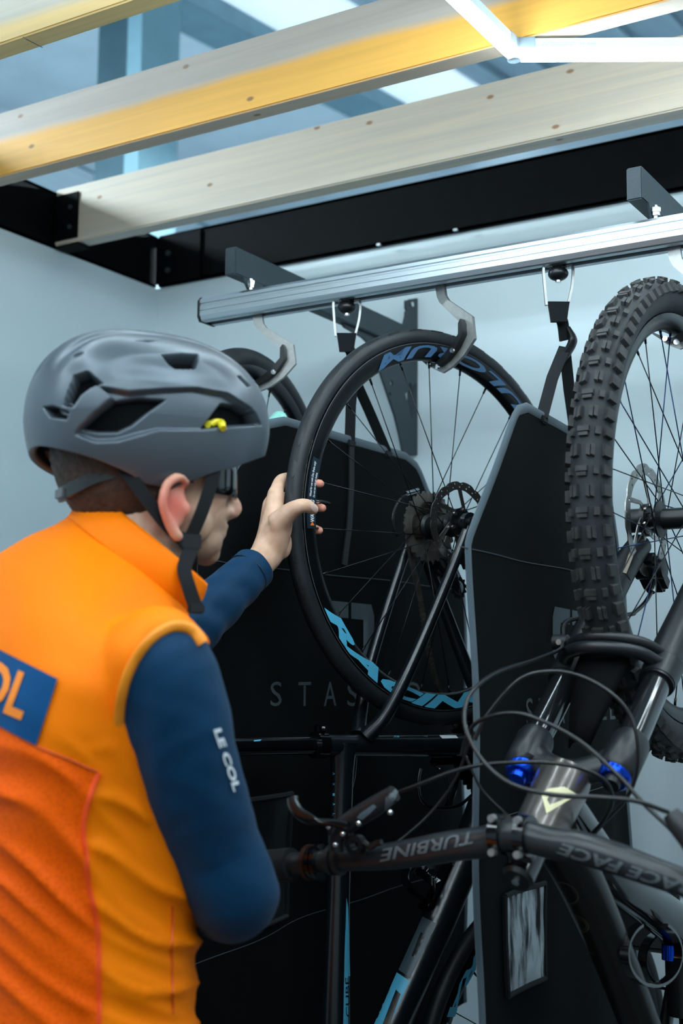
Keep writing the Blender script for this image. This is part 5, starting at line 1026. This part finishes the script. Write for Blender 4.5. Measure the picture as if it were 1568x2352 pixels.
# hair below the helmet
hair_m = mat('short_brown_hair', (0.035, 0.022, 0.015), 0.6, noise=0.5, scale=160, bump=0.8, bscale=420)
hv = MB(); NU, NVv = 120, 70; keep = []
for j in range(NVv+1):
    el = math.radians(70-150*j/NVv)
    for i in range(NU):
        az = 2*math.pi*i/NU; d = npv((math.cos(el)*math.cos(az), math.cos(el)*math.sin(az), math.sin(el)))
        rz = 0.108 if d[2] > 0 else 0.112
        p = (-0.014+0.102*d[0], 0.0805*d[1], 0.018+rz*d[2]); jit = 0.0022*math.sin(37*az+13*el)*math.sin(51*el+9*az)+random.uniform(-0.0008, 0.0008)
        hv.v.append(tuple(HP(p[0]*(1+jit*6), p[1]*(1+jit*8), p[2])))
        low = -0.022-0.075*smooth01((0.010-p[0])/0.05)-(0.012 if p[0] < -0.05 else 0) if p[0] < 0.03 else 0.0-0.0
        if -0.006 < p[0] < 0.030: low = -0.035
        keep.append(low < p[2] < 0.035)
for j in range(NVv):
    for i in range(NU):
        q = (j*NU+i, j*NU+(i+1) % NU, (j+1)*NU+(i+1) % NU, (j+1)*NU+i)
        if all(keep[t] for t in q): hv.f.append(q)
used = sorted({i for f in hv.f for i in f}); mp_ = {o: n for n, o in enumerate(used)}; hv.v = [hv.v[i] for i in used]; hv.f = [tuple(mp_[i] for i in f) for f in hv.f]
hair = hv.build('hair', hair_m, man); md = hair.modifiers.new('t', 'SOLIDIFY'); md.thickness = 0.004; md.offset = 1

# ---------------------------------------------------------------- clothes
def psd(x, y, poly):
    """signed distance to polygon, negative inside"""
    P = npv(poly)
    if x < P[:, 0].min()-25 or x > P[:, 0].max()+25 or y < P[:, 1].min()-25 or y > P[:, 1].max()+25: return 99.0
    A = P; B = np.roll(P, -1, 0); d = B-A; q = np.stack([x-A[:, 0], y-A[:, 1]], 1); t = np.clip((q*d).sum(1)/(d*d).sum(1), 0, 1); dist = np.sqrt((((q-t[:, None]*d))**2).sum(1)).min()
    c = False; n = len(P); j = n-1
    for i in range(n):
        if (P[i][1] > y) != (P[j][1] > y) and x < (P[j][0]-P[i][0])*(y-P[i][1])/(P[j][1]-P[i][1])+P[i][0]: c = not c
        j = i
    return -dist if c else dist

SLR_PATH = [SHR+SV*0.085+UZ*0.006, SHR+SV*0.03+UZ*0.004, SHR+UZ*0.0, SHR*0.75+ELR*0.25-SV*0.010-rh*0.006, (SHR+ELR)/2-SV*0.010-rh*0.010, SHR*0.22+ELR*0.78-rh*0.006, ELR, ELR*0.78+WRR*0.22-UZ*0.012, ELR*0.4+WRR*0.6, WRR]
SLR_RAD = [0.036, 0.049, 0.0560, 0.0575, 0.0550, 0.0515, 0.0490, 0.046, 0.039, 0.030]
SLL_RAD = [0.040, 0.050, 0.053, 0.048]
AXR = npv(spline(SLR_PATH[:6], 8)); ARR = np.interp(np.linspace(0, 5, len(AXR)), range(6), SLR_RAD[:6])
AXL = npv(spline([SHL-SV*0.085, SHL-SV*0.03, SHL], 8)); ALR = np.interp(np.linspace(0, 2, len(AXL)), range(3), SLL_RAD[:3])
ARMPX = [(468, 1480), (446, 1452), (418, 1440), (384, 1444), (345, 1470), (308, 1520), (284, 1580), (274, 1650), (280, 1720), (300, 1775), (322, 1815), (360, 1900), (420, 2040), (470, 2120), (700, 2250), (760, 1900), (600, 1480)]
def foldnoise(x, y): return math.sin(x*0.013+1.3*math.sin(y*0.011))*math.sin(y*0.017+0.9*math.sin(x*0.009+2))
rings = smooth_rings(torso_rings(0.004, 220, 1.570), 6)
vsrc = MB(); loft(vsrc, rings, 120, 2.25, cap=True, es=[float(np.interp(r[0][2], [0.9, 1.15, 1.32, 1.44, 1.50, 1.55, 1.57], [2.25, 2.25, 2.7, 3.2, 3.0, 2.3, 2.1])) for r in rings])
def armtube(path, rad, cut):
    P = spline(path, 16); mb = MB(); n = 60; mb.tube(P, rad, n, cap=True)
    for i in range(len(mb.v)):
        q = npv(mb.v[i]); c = P[i//n]; x, y = proj(q); sdv = psd(x, y, ARMPX) if cut else 9
        if sdv > 50: sdv = 9
        mb.v[i] = tuple(c+(q-c)*((1.0 if sdv > 0 else 0.78)))
    return mb
at1 = armtube(SLR_PATH[:5], [r+0.0045 for r in SLR_RAD[:4]]+[0.03], True); at2 = armtube([SHL-SV*0.085, SHL-SV*0.03, SHL, SHL*0.75+ELL*0.25], [r+0.004 for r in SLL_RAD[:3]]+[0.044], False)
vsrc.add(at1.v, at1.f); vsrc.add(at2.v, at2.f)
vtmp = remesh(vsrc, 'vest', 0.0048, mat('tmp', (1, 1, 1)), None, 10, 0.5)
vest = MB(); vest.v = [tuple(v.co) for v in vtmp.data.vertices]; vest.f = [tuple(q.vertices) for q in vtmp.data.polygons]; vnor = [npv(v.normal) for v in vtmp.data.vertices]; bpy.data.objects.remove(vtmp)
# wrinkles: real relief, strongest across the lower back and flank
base_v = [npv(p) for p in vest.v]; zone = []
for i, p in enumerate(base_v):
    n = vnor[i]; x, y = proj(p)
    low = smooth01((y-1660)/140); u = y-0.55*x+40*math.sin(x/150+y/210); wv_ = x+0.6*y
    w1 = math.sin(u/27+1.9*math.sin(wv_/160)+1.3*math.sin(u/83)); ridge = (1-abs(w1))**1.4*2-0.8; am = 0.5+0.5*foldnoise(x*0.9+200, y*0.9)
    w3 = math.sin((y+0.10*x)/34+2.2*math.sin(x/110+y/300)); fk_ = smooth01((x-180)/60); side_r = (1-abs(w3))**2*2-0.6
    d = low*((1-0.6*fk_)*0.0060*ridge*am+fk_*0.0048*side_r*(0.4+0.6*am))+(1-low)*(0.0014*math.sin((y+0.15*x)/30+1.6*math.sin(x/85))*smooth01((x-150)/150)+0.0012*foldnoise(x*1.6, y*1.6))
    top = 1.0 if psd(x, y, ARMPX) > 12 else 0.2
    vest.v[i] = tuple(p+n*d*top)
    # printed zones: 1 mesh back panel, 2 flank panel
    yb = np.interp(x, [-400, 0, 85, 160, 225, 330], [1560, 1668, 1715, 1745, 1775, 1840]); xb = np.interp(y, [1740, 1775, 1830, 1900, 1960, 2040, 2120, 2352, 2700], [232, 224, 205, 190, 196, 205, 222, 226, 235])
    back = smooth01((y-yb)/8+0.5)*smooth01((xb-x)/8+0.5); fl_ = smooth01((y-yb-10)/8+0.5)*smooth01((x-xb)/8+0.5); zone.append((back, fl_))
def fold_r(t, a, x, y):
    e = math.exp(-((t-0.80)/0.10)**2); s = math.exp(-((t-0.30)/0.2)**2)
    return e*0.0030*math.sin(70*t+5*math.cos(2*math.pi*a))+s*0.0016*math.sin(26*t+7*math.cos(2*math.pi*a+0.6))+0.0006*foldnoise(3*x, 3*y)
def sleeve(path, rad, name, fold, flat=None):
    P = spline(path, 30); mb = MB(); n = 72; mb.tube(P, rad, n, cap=False)
    for i in range(len(mb.v)):
        p = npv(mb.v[i]); c = P[i//n]; d = p-c; d = d/(np.linalg.norm(d)+1e-9); mb.v[i] = tuple(p+d*fold(i//n/len(P), i % n/n, *proj(p)))
    return mb
slr = sleeve(SLR_PATH, SLR_RAD, 'sleeve', fold_r); capm = sleeve(SLR_PATH, [r+0.0035 for r in SLR_RAD], 'cap', fold_r)
def outside(mb, f, k):
    c = np.mean([npv(mb.v[i]) for i in f], axis=0); x, y = proj(c); return y < 1835 and psd(x, y, ARMPX) > k
nfull = len(slr.f)
orange_m = bpy.data.materials.new('orange_vest_fabric'); orange_m.use_nodes = True; nt = orange_m.node_tree; N = nt.nodes.new; Lk = nt.links.new; bs = nt.nodes['Principled BSDF']; bs.inputs['Roughness'].default_value = 0.55; bs.inputs['Specular IOR Level'].default_value = 0.12
ab = N('ShaderNodeAttribute'); ab.attribute_name = 'back_panel'; af = N('ShaderNodeAttribute'); af.attribute_name = 'flank_panel'
m1 = N('ShaderNodeMix'); m1.data_type = 'RGBA'; m1.inputs['A'].default_value = (1.0, 0.205, 0.0, 1); m1.inputs['B'].default_value = (0.95, 0.115, 0.0, 1); Lk(ab.outputs['Fac'], m1.inputs['Factor'])
m2 = N('ShaderNodeMix'); m2.data_type = 'RGBA'; m2.inputs['B'].default_value = (1.0, 0.215, 0.0, 1); Lk(m1.outputs['Result'], m2.inputs['A']); Lk(af.outputs['Fac'], m2.inputs['Factor'])
tc = N('ShaderNodeTexCoord'); vo = N('ShaderNodeTexVoronoi'); vo.inputs['Scale'].default_value = 330; Lk(tc.outputs['Object'], vo.inputs['Vector']); hole = N('ShaderNodeMapRange'); hole.inputs[1].default_value = 0.12; hole.inputs[2].default_value = 0.45; hole.inputs[3].default_value = 0.55; hole.inputs[4].default_value = 0.0; Lk(vo.outputs['Distance'], hole.inputs[0]); mu = N('ShaderNodeMath'); mu.operation = 'MULTIPLY'; Lk(hole.outputs[0], mu.inputs[0]); Lk(ab.outputs['Fac'], mu.inputs[1])
m3 = N('ShaderNodeMix'); m3.data_type = 'RGBA'; m3.inputs['B'].default_value = (0.45, 0.03, 0.002, 1); Lk(m2.outputs['Result'], m3.inputs['A']); Lk(mu.outputs[0], m3.inputs['Factor']); Lk(m3.outputs['Result'], bs.inputs['Base Color'])
MATS['orange'] = orange_m
vo_ = vest.build('vest', orange_m, man, angle=180)
for nm, k in (('back_panel', 0), ('flank_panel', 1)): a = vo_.data.attributes.new(nm, 'FLOAT', 'POINT'); a.data.foreach_set('value', [float(z[k]) for z in zone])
# collar
rt = rings[-1]; col_r = []
for t in np.linspace(0, 1, 12):
    g = 1+0.05*math.sin(t*math.pi); nz_ = np.cross(rt[1], rt[2]); nz_ = nz_/np.linalg.norm(nz_); nz_ = nz_ if nz_[2] > 0 else -nz_
    col_r.append((rt[0]+nz_*(0.040*t-0.006)+FV*0.006*t, rt[1]*(g-0.10*t), rt[2]*(g-0.06*t)))
cmb = MB(); loft(cmb, col_r, 120, 2.1, cap=False)
# open at the throat: drop the front faces
cmb.f = [f for f in cmb.f if not ((np.mean([npv(cmb.v[i]) for i in f], axis=0)-rt[0])@FV > 0.072)]
col = cmb.build('collar', orange_m, man, angle=180); md = col.modifiers.new('t', 'SOLIDIFY'); md.thickness = 0.0025; md.offset = 0
nb = MB(); loft(nb, [(c+npv((0, 0, -0.004)), A*0.90, B*0.90) for c, A, B in col_r[:8]], 80, 2.1, cap=False); navy_m = fabric('navy_jersey', (0.0018, 0.034, 0.086), 3000, 0.12, 0.6, 0.06); nb.build('jersey_collar', navy_m, man, angle=180).modifiers.new('t', 'SOLIDIFY').thickness = 0.002
# sleeves
slr.f = [f for i, f in enumerate(slr.f) if not (i < nfull*0.38 and outside(slr, f, 10))]
so = slr.build('sleeve', navy_m, man, angle=180); so.modifiers.new('t', 'SOLIDIFY').thickness = 0.0015
CUF = atD(583, 1304, 1.966)
def fold_l(t, a, x, y): return 0.0026*max(0, 1-abs(t-0.62)/0.45)*math.sin(75*t+4*math.cos(2*math.pi*a+1))*(0.6+0.4*math.sin(5*a))+0.0008*math.sin(3*(x+y)/40)
sll = sleeve([SHL-SV*0.085, SHL-SV*0.03, SHL, (SHL+ELL)/2, SHL*0.2+ELL*0.8, ELL, ELL*0.70+CUF*0.30, ELL*0.3+CUF*0.7, CUF], [0.040, 0.050, 0.053, 0.048, 0.045, 0.044, 0.041, 0.0355, 0.0325], 'sleeve', fold_l)
s2 = sll.build('sleeve', navy_m, man, angle=180); s2.modifiers.new('t', 'SOLIDIFY').thickness = 0.0015
cd = (CUF-ELL)/np.linalg.norm(CUF-ELL); MB().tube([CUF-cd*0.020, CUF-cd*0.002], 0.0334, 48, cap=False).build('cuff_hem', navy_m, s2)
cfr = MB(); cfr.tube([CUF-cd*0.022, CUF-cd*0.020], 0.0342, 40, cap=False); cfr.build('cuff_stitch', mat('navy_thread', (0.002, 0.015, 0.04), 0.6), s2)
# armhole piping on the vest, traced over vest and sleeve
cloth = MB(); cloth.add(vest.v, vest.f); vb = cloth.bvh(); bb2 = capm.bvh()
pp = []
for x, y in spline([(464, 1478), (446, 1452), (418, 1440), (384, 1444), (345, 1470), (308, 1520), (284, 1580), (274, 1650), (280, 1720), (300, 1775), (322, 1815)], 8):
    q = onto(bb2, 0.0005)(x, y)
    if q is not None: pp.append(q)
piping_m = mat('light_orange_piping', (0.98, 0.30, 0.01), 0.5, noise=0.03)
if len(pp) > 4: MB().tube(pp, 0.0060, 10, flat=(1, 0.5)).build('armhole_piping', piping_m, man)
# panels, seams, lettering
blue_m = fabric('blue_back_panel', (0.002, 0.065, 0.19), 3000, 0.1, 0.6, 0.05)
decal([[(-230, 1392), (0, 1492), (135, 1561), (86, 1712), (0, 1666), (-210, 1560)]], vb, 'back_panel', blue_m, man, (9, 9), 0.0030)
seam_m = mat('dark_orange_seam', (0.62, 0.07, 0.003), 0.6, noise=0.05)
decal_text('LE COL', (-226, 1528), (282, 122), (34, -92), vb, 'lettering', mat('orange_letter', (0.95, 0.24, 0.004), 0.55, noise=0.02), man, (7, 7), 0.0, 0.03, 0.0042)
def vseam(pts, r, m):
    P = [q for q in (onto(vb, 0.001)(x, y) for x, y in spline(pts, 8)) if q is not None]
    if len(P) > 3: MB().tube(P, r, 6, flat=(1, 0.5)).build('seam', m, man)
vseam([(226, 1775), (206, 1830), (191, 1900), (196, 1960), (205, 2040), (222, 2120), (226, 2240), (226, 2350)], 0.0035, mat('red_orange_tape', (0.90, 0.07, 0.004), 0.5, noise=0.03)); vseam([(0, 1668), (85, 1715), (160, 1745), (226, 1775)], 0.0012, seam_m); vseam([(395, 2080), (393, 2200), (396, 2330)], 0.0012, seam_m)
sbv = slr.bvh(); decal_text('LE COL', (488, 1676), (46, 142), (15, -4), sbv, 'lettering', white_m, man, (5, 5), 0.0, 0.04, 0.0022)
# zip tab at the chest edge, trousers, shoes
trou_m = fabric('dark_trousers', (0.010, 0.012, 0.016), 2500, 0.2); tr_ = MB()
loft(tr_, [(T0+UZ*z, SV*a, FV*b) for z, a, b in ((0.80, 0.165, 0.118), (0.86, 0.172, 0.122), (0.93, 0.170, 0.120), (1.0, 0.160, 0.116))], 40, 2.3)
for s in (1, -1): tr_.tube(spline([HIP[s], (HIP[s]+KN[s])/2, KN[s], KN[s]*0.65+AN[s]*0.35-FV*0.012, AN[s]+UZ*0.01], 5), [0.092, 0.080, 0.060, 0.062, 0.046], 24)
remesh(tr_, 'trousers', 0.008, trou_m, man, 4)
for s in (1, -1):
    sh = MB(); sh.tube(spline([AN[s]+UZ*0.02, AN[s]-UZ*0.03, AN[s]-UZ*0.045+FV*0.05, AN[s]-UZ*0.055+FV*0.15, AN[s]-UZ*0.058+FV*0.18], 5), [0.047, 0.046, 0.044, 0.036, 0.022], 20); sh.box(AN[s]-UZ*0.078+FV*0.06, (0.28, 0.085, 0.022), (FV, SV, UZ), bevel=0.008); sh.build('shoe', plastic_m, man)

# ---------------------------------------------------------------- helmet
helm_m = bpy.data.materials.new('grey_helmet_shell'); helm_m.use_nodes = True; nt = helm_m.node_tree; bs = nt.nodes['Principled BSDF']; bs.inputs['Roughness'].default_value = 0.33; bs.inputs['Metallic'].default_value = 0.35
an = nt.nodes.new('ShaderNodeAttribute'); an.attribute_name = 'liner'; mx = nt.nodes.new('ShaderNodeMix'); mx.data_type = 'RGBA'; mx.inputs['A'].default_value = (0.085, 0.105, 0.125, 1); mx.inputs['B'].default_value = (0.006, 0.007, 0.008, 1); nt.links.new(an.outputs['Fac'], mx.inputs['Factor']); nt.links.new(mx.outputs['Result'], bs.inputs['Base Color'])
for sock, a0, a1 in (('Roughness', 0.33, 0.95), ('Metallic', 0.35, 0.0), ('Specular IOR Level', 0.5, 0.02)):
    mr = nt.nodes.new('ShaderNodeMapRange'); mr.inputs[3].default_value = a0; mr.inputs[4].default_value = a1; nt.links.new(an.outputs['Fac'], mr.inputs[0]); nt.links.new(mr.outputs[0], bs.inputs[sock])
nz = nt.nodes.new('ShaderNodeTexNoise'); nz.inputs['Scale'].default_value = 600; bp = nt.nodes.new('ShaderNodeBump'); bp.inputs['Strength'].default_value = 0.04; bp.inputs['Distance'].default_value = 0.001; tcn = nt.nodes.new('ShaderNodeTexCoord'); nt.links.new(tcn.outputs['Object'], nz.inputs['Vector']); nt.links.new(nz.outputs['Fac'], bp.inputs['Height']); nt.links.new(bp.outputs[0], bs.inputs['Normal'])
def cpx(pts): return [(60+x/2.703, 740+y/2.703) for x, y in pts]
VENTS = [  # polygon in photograph pixels, depth (m), liner weight, edge softness px
    (cpx([(843, 203), (960, 193), (1066, 200), (1074, 225), (1060, 280), (930, 277), (885, 248)]), 0.017, 1.0, 4),
    (cpx([(325, 672), (440, 560), (540, 480), (700, 455), (880, 465), (760, 555), (660, 640), (560, 690), (430, 692)]), 0.016, 1.0, 4),
    (cpx([(1112, 662), (1240, 488), (1330, 500), (1420, 560), (1452, 628), (1280, 640)]), 0.017, 1.0, 4),
    (cpx([(300, 330), (385, 303), (472, 378), (400, 402), (335, 450), (285, 525), (238, 522), (268, 420)]), 0.017, 1.0, 4),
    (cpx([(108, 528), (165, 520), (262, 556), (245, 604), (150, 590)]), 0.014, 0.9, 5),
    (cpx([(455, 398), (640, 432), (860, 412), (1060, 404), (1250, 440), (1400, 535), (1458, 640), (1275, 652), (1100, 668), (820, 668), (700, 700), (560, 740), (420, 745), (310, 700), (330, 660), (430, 560), (540, 470)]), 0.0095, 0.0, 5),
    (cpx([(272, 215), (300, 196), (352, 182), (345, 196), (300, 214)]), 0.005, 0.4, 4),
    (cpx([(680, 118), (740, 106), (830, 106), (760, 120)]), 0.005, 0.4, 4),
    (cpx([(1310, 335), (1335, 335), (1395, 400), (1375, 400)]), 0.006, 0.8, 3)]
HO_ = (-0.003, 0.0, 0.040)      # centre of the shell in the head frame
def helm_pt(el, az):
    cx, cy, cz = math.cos(el)*math.cos(az), math.cos(el)*math.sin(az), math.sin(el)
    ex = 2.15 if cx > 0 else 3.0; L_ = 0.148 if cx > 0 else 0.146; wd = 0.106; Hh = 0.113 if cz > 0 else 0.112
    ez = 2.3
    k = (abs(cx)/L_)**ex+(abs(cy)/wd)**2.3+(abs(cz)/Hh)**ez
    lo, hi = 0.01, 0.4
    for _ in range(28):
        m = (lo+hi)/2; v = (m*abs(cx)/L_)**ex+(m*abs(cy)/wd)**2.3+(m*abs(cz)/Hh)**ez
        if v < 1: lo = m
        else: hi = m
    return npv((cx, cy, cz))*lo
def psdv(X, Y, poly):
    P = npv(poly); out = np.full(len(X), 99.0); sel = np.where((X > P[:, 0].min()-20) & (X < P[:, 0].max()+20) & (Y > P[:, 1].min()-20) & (Y < P[:, 1].max()+20))[0]
    if not len(sel): return out
    x, y = X[sel], Y[sel]; dist = np.full(len(sel), 1e9); c = np.zeros(len(sel), bool); n = len(P)
    for a in range(n):
        A, B = P[a], P[(a+1) % n]; d = B-A; t = np.clip(((x-A[0])*d[0]+(y-A[1])*d[1])/(d@d), 0, 1)
        dist = np.minimum(dist, np.hypot(x-A[0]-t*d[0], y-A[1]-t*d[1]))
        if A[1] != B[1]: c ^= ((A[1] > y) != (B[1] > y)) & (x < d[0]*(y-A[1])/d[1]+A[0])
    out[sel] = np.where(c, -dist, dist); return out
def ss(x): x = np.clip(x, 0, 1); return x*x*(3-2*x)
NA, NE = 480, 240; hm = MB(); II, JJ = np.meshgrid(np.arange(NA), np.arange(NE+1)); AZ = (2*np.pi*II/NA).ravel(); ELM = -np.radians(np.interp(np.cos(AZ), [-1, -0.75, -0.35, 0.0, 0.3, 0.7, 1.0], [14, 24, 42, 46, 38, 24, 9])); EL = ELM+(np.pi/2-ELM)*(JJ.ravel()/NE)
DX, DY, DZ = np.cos(EL)*np.cos(AZ), np.cos(EL)*np.sin(AZ), np.sin(EL)
EX = np.where(DX > 0, 2.15, 3.0); LX = np.where(DX > 0, 0.148, 0.146); HH = np.where(DZ > 0, 0.113, 0.115); lo_, hi_ = np.full(len(DX), 0.01), np.full(len(DX), 0.4)
for _ in range(30):
    m_ = (lo_+hi_)/2; v_ = (m_*abs(DX)/LX)**EX+(m_*abs(DY)/0.106)**2.3+(m_*abs(DZ)/HH)**2.3; lo_ = np.where(v_ < 1, m_, lo_); hi_ = np.where(v_ < 1, hi_, m_)
PT = np.stack([DX, DY, DZ], 1)*lo_[:, None]; lowm = EL < 0; PT[lowm, :2] *= (1+0.05*np.sin(EL[lowm]*2))[:, None]
NRM = PT/np.array([0.148**2, 0.106**2, 0.113**2]); NRM /= np.linalg.norm(NRM, axis=1)[:, None]
WP = HC+np.outer(HO_[0]+PT[:, 0], FHD)+np.outer(HO_[1]+abs(PT[:, 1]), RHD)+np.outer(HO_[2]+PT[:, 2], UZ); qk = WP-CAM; kk = qk@CF; PXX, PYY = 784+F_PX*(qk@CR)/kk, 1176-F_PX*(qk@CU)/kk
dep = np.zeros(len(PT)); shal = np.zeros(len(PT)); lin = np.zeros(len(PT)); okm = ss((abs(PT[:, 1])-0.010)/0.012)
for poly, dp_, lw_, sf in VENTS:
    sd_ = psdv(PXX, PYY, poly); k = ss((sf*0.35-sd_)/sf)*okm
    if lw_ > 0: dep = np.maximum(dep, dp_*k); lin = np.maximum(lin, lw_*ss((-sd_+sf*0.15)/sf*1.3)*okm)
    else: shal = np.maximum(shal, dp_*k)
dep = np.maximum(dep, shal)+0.35*np.minimum(dep, shal)
dep += 0.0042*np.maximum(0, np.cos(abs(PT[:, 1])*np.pi*2/0.050))**2*ss((EL-0.25)/0.3)*ss((1.35-EL)/0.3)
P2 = PT-NRM*dep[:, None]; hm.v = [tuple(r) for r in (HC+np.outer(HO_[0]+P2[:, 0], FHD)+np.outer(HO_[1]+P2[:, 1], RHD)+np.outer(HO_[2]+P2[:, 2], UZ))]
for j in range(NE):
    for i in range(NA): hm.f.append((j*NA+i, j*NA+(i+1) % NA, (j+1)*NA+(i+1) % NA, (j+1)*NA+i))
helmet = hm.build('helmet', helm_m, man, angle=180); a = helmet.data.attributes.new('liner', 'FLOAT', 'POINT'); a.data.foreach_set('value', [float(x) for x in lin]); md = helmet.modifiers.new('t', 'SOLIDIFY'); md.thickness = 0.010; md.offset = -1
hbv = hm.bvh(); P = [onto(hbv, 0.004)(x, y) for x, y in spline([(477, 983), (481, 975), (490, 970), (502, 971), (508, 978), (508, 985)], 4)]
MB().tube([q for q in P if q is not None], 0.0042, 8).build('yellow_slip_liner', yellow_m, helmet)
# retention cradle, straps, buckle
band = [HP(f, r, z) for f, r, z in ((-0.040, 0.072, -0.018), (-0.080, 0.055, -0.030), (-0.100, 0.028, -0.042), (-0.106, 0.0, -0.046), (-0.100, -0.028, -0.042), (-0.080, -0.055, -0.030), (-0.040, -0.072, -0.018))]
MB().ribbon(spline(band, 6), 0.016, 0.004, UZ).build('fit_cradle', plastic_m, helmet); MB().box(HP(-0.104, 0.0, -0.046), (0.012, 0.036, 0.018), HAX, bevel=0.004).build('fit_dial', mat('grey_dial', (0.10, 0.11, 0.12), 0.4), helmet)
def strap_line(pts, wd=0.0155, name='chin_strap', side=None):
    MB().ribbon(spline([HP(*p) for p in pts], 8), wd, 0.0022, side if side is not None else FHD).build(name, strap_m, helmet)
for s in (1, -1):
    strap_line([(0.052, s*0.082, 0.004), (0.046, s*0.082, -0.030), (0.036, s*0.078, -0.066), (0.026, s*0.068, -0.098)])
    strap_line([(-0.060, s*0.078, -0.020), (-0.036, s*0.082, -0.052), (-0.004, s*0.078, -0.086), (0.024, s*0.069, -0.104)], side=UZ)
    MB().box(HP(0.026, s*0.070, -0.100), (0.026, 0.006, 0.020), HAX, bevel=0.002).build('strap_divider', plastic_m, helmet)
strap_line([(0.026, 0.069, -0.104), (0.032, 0.058, -0.126), (0.040, 0.036, -0.142), (0.044, 0.0, -0.148), (0.040, -0.036, -0.142), (0.032, -0.058, -0.126), (0.026, -0.069, -0.104)], side=FHD)
MB().ribbon(spline([HP(0.028, 0.070, -0.106), HP(0.014, 0.084, -0.132), HP(0.016, 0.092, -0.152), HP(0.024, 0.094, -0.176)], 6), 0.0165, 0.0025, FHD).build('strap_tail', strap_m, helmet); MB().box(HP(0.025, 0.094, -0.178), (0.020, 0.007, 0.012), HAX, bevel=0.002).build('strap_end', plastic_m, helmet)
# sunglasses
sg_ = MB(); lens = []
for s in np.linspace(-1, 1, 25):
    r_ = 0.066*math.sin(s*1.25)/math.sin(1.25); f_ = 0.098-0.050*(1-math.cos(s*1.25))/(1-math.cos(1.25))
    for z in (0.002, -0.012, -0.030, -0.042+0.012*max(0, 1-abs(s)*5)): sg_.v.append(tuple(HP(f_+0.006, r_, z)))
for i in range(24):
    for j in range(3): sg_.f.append((i*4+j, i*4+j+1, i*4+j+5, i*4+j+4))
gl_ = sg_.build('sunglasses', gloss_m, man); md = gl_.modifiers.new('t', 'SOLIDIFY'); md.thickness = 0.003; md.offset = 1
MB().ribbon(spline([HP(0.060, -0.066, 0.0), HP(0.098, -0.03, 0.004), HP(0.1055, 0, 0.005), HP(0.098, 0.03, 0.004), HP(0.060, 0.066, 0.0)], 8), 0.006, 0.004, UZ).build('brow_bar', plastic_m, gl_)
for s in (1, -1): MB().ribbon(spline([HP(0.058, s*0.067, -0.010), HP(0.02, s*0.079, -0.008), HP(-0.01, s*0.081, -0.010)], 6), 0.007, 0.003, UZ).build('temple_arm', plastic_m, gl_)
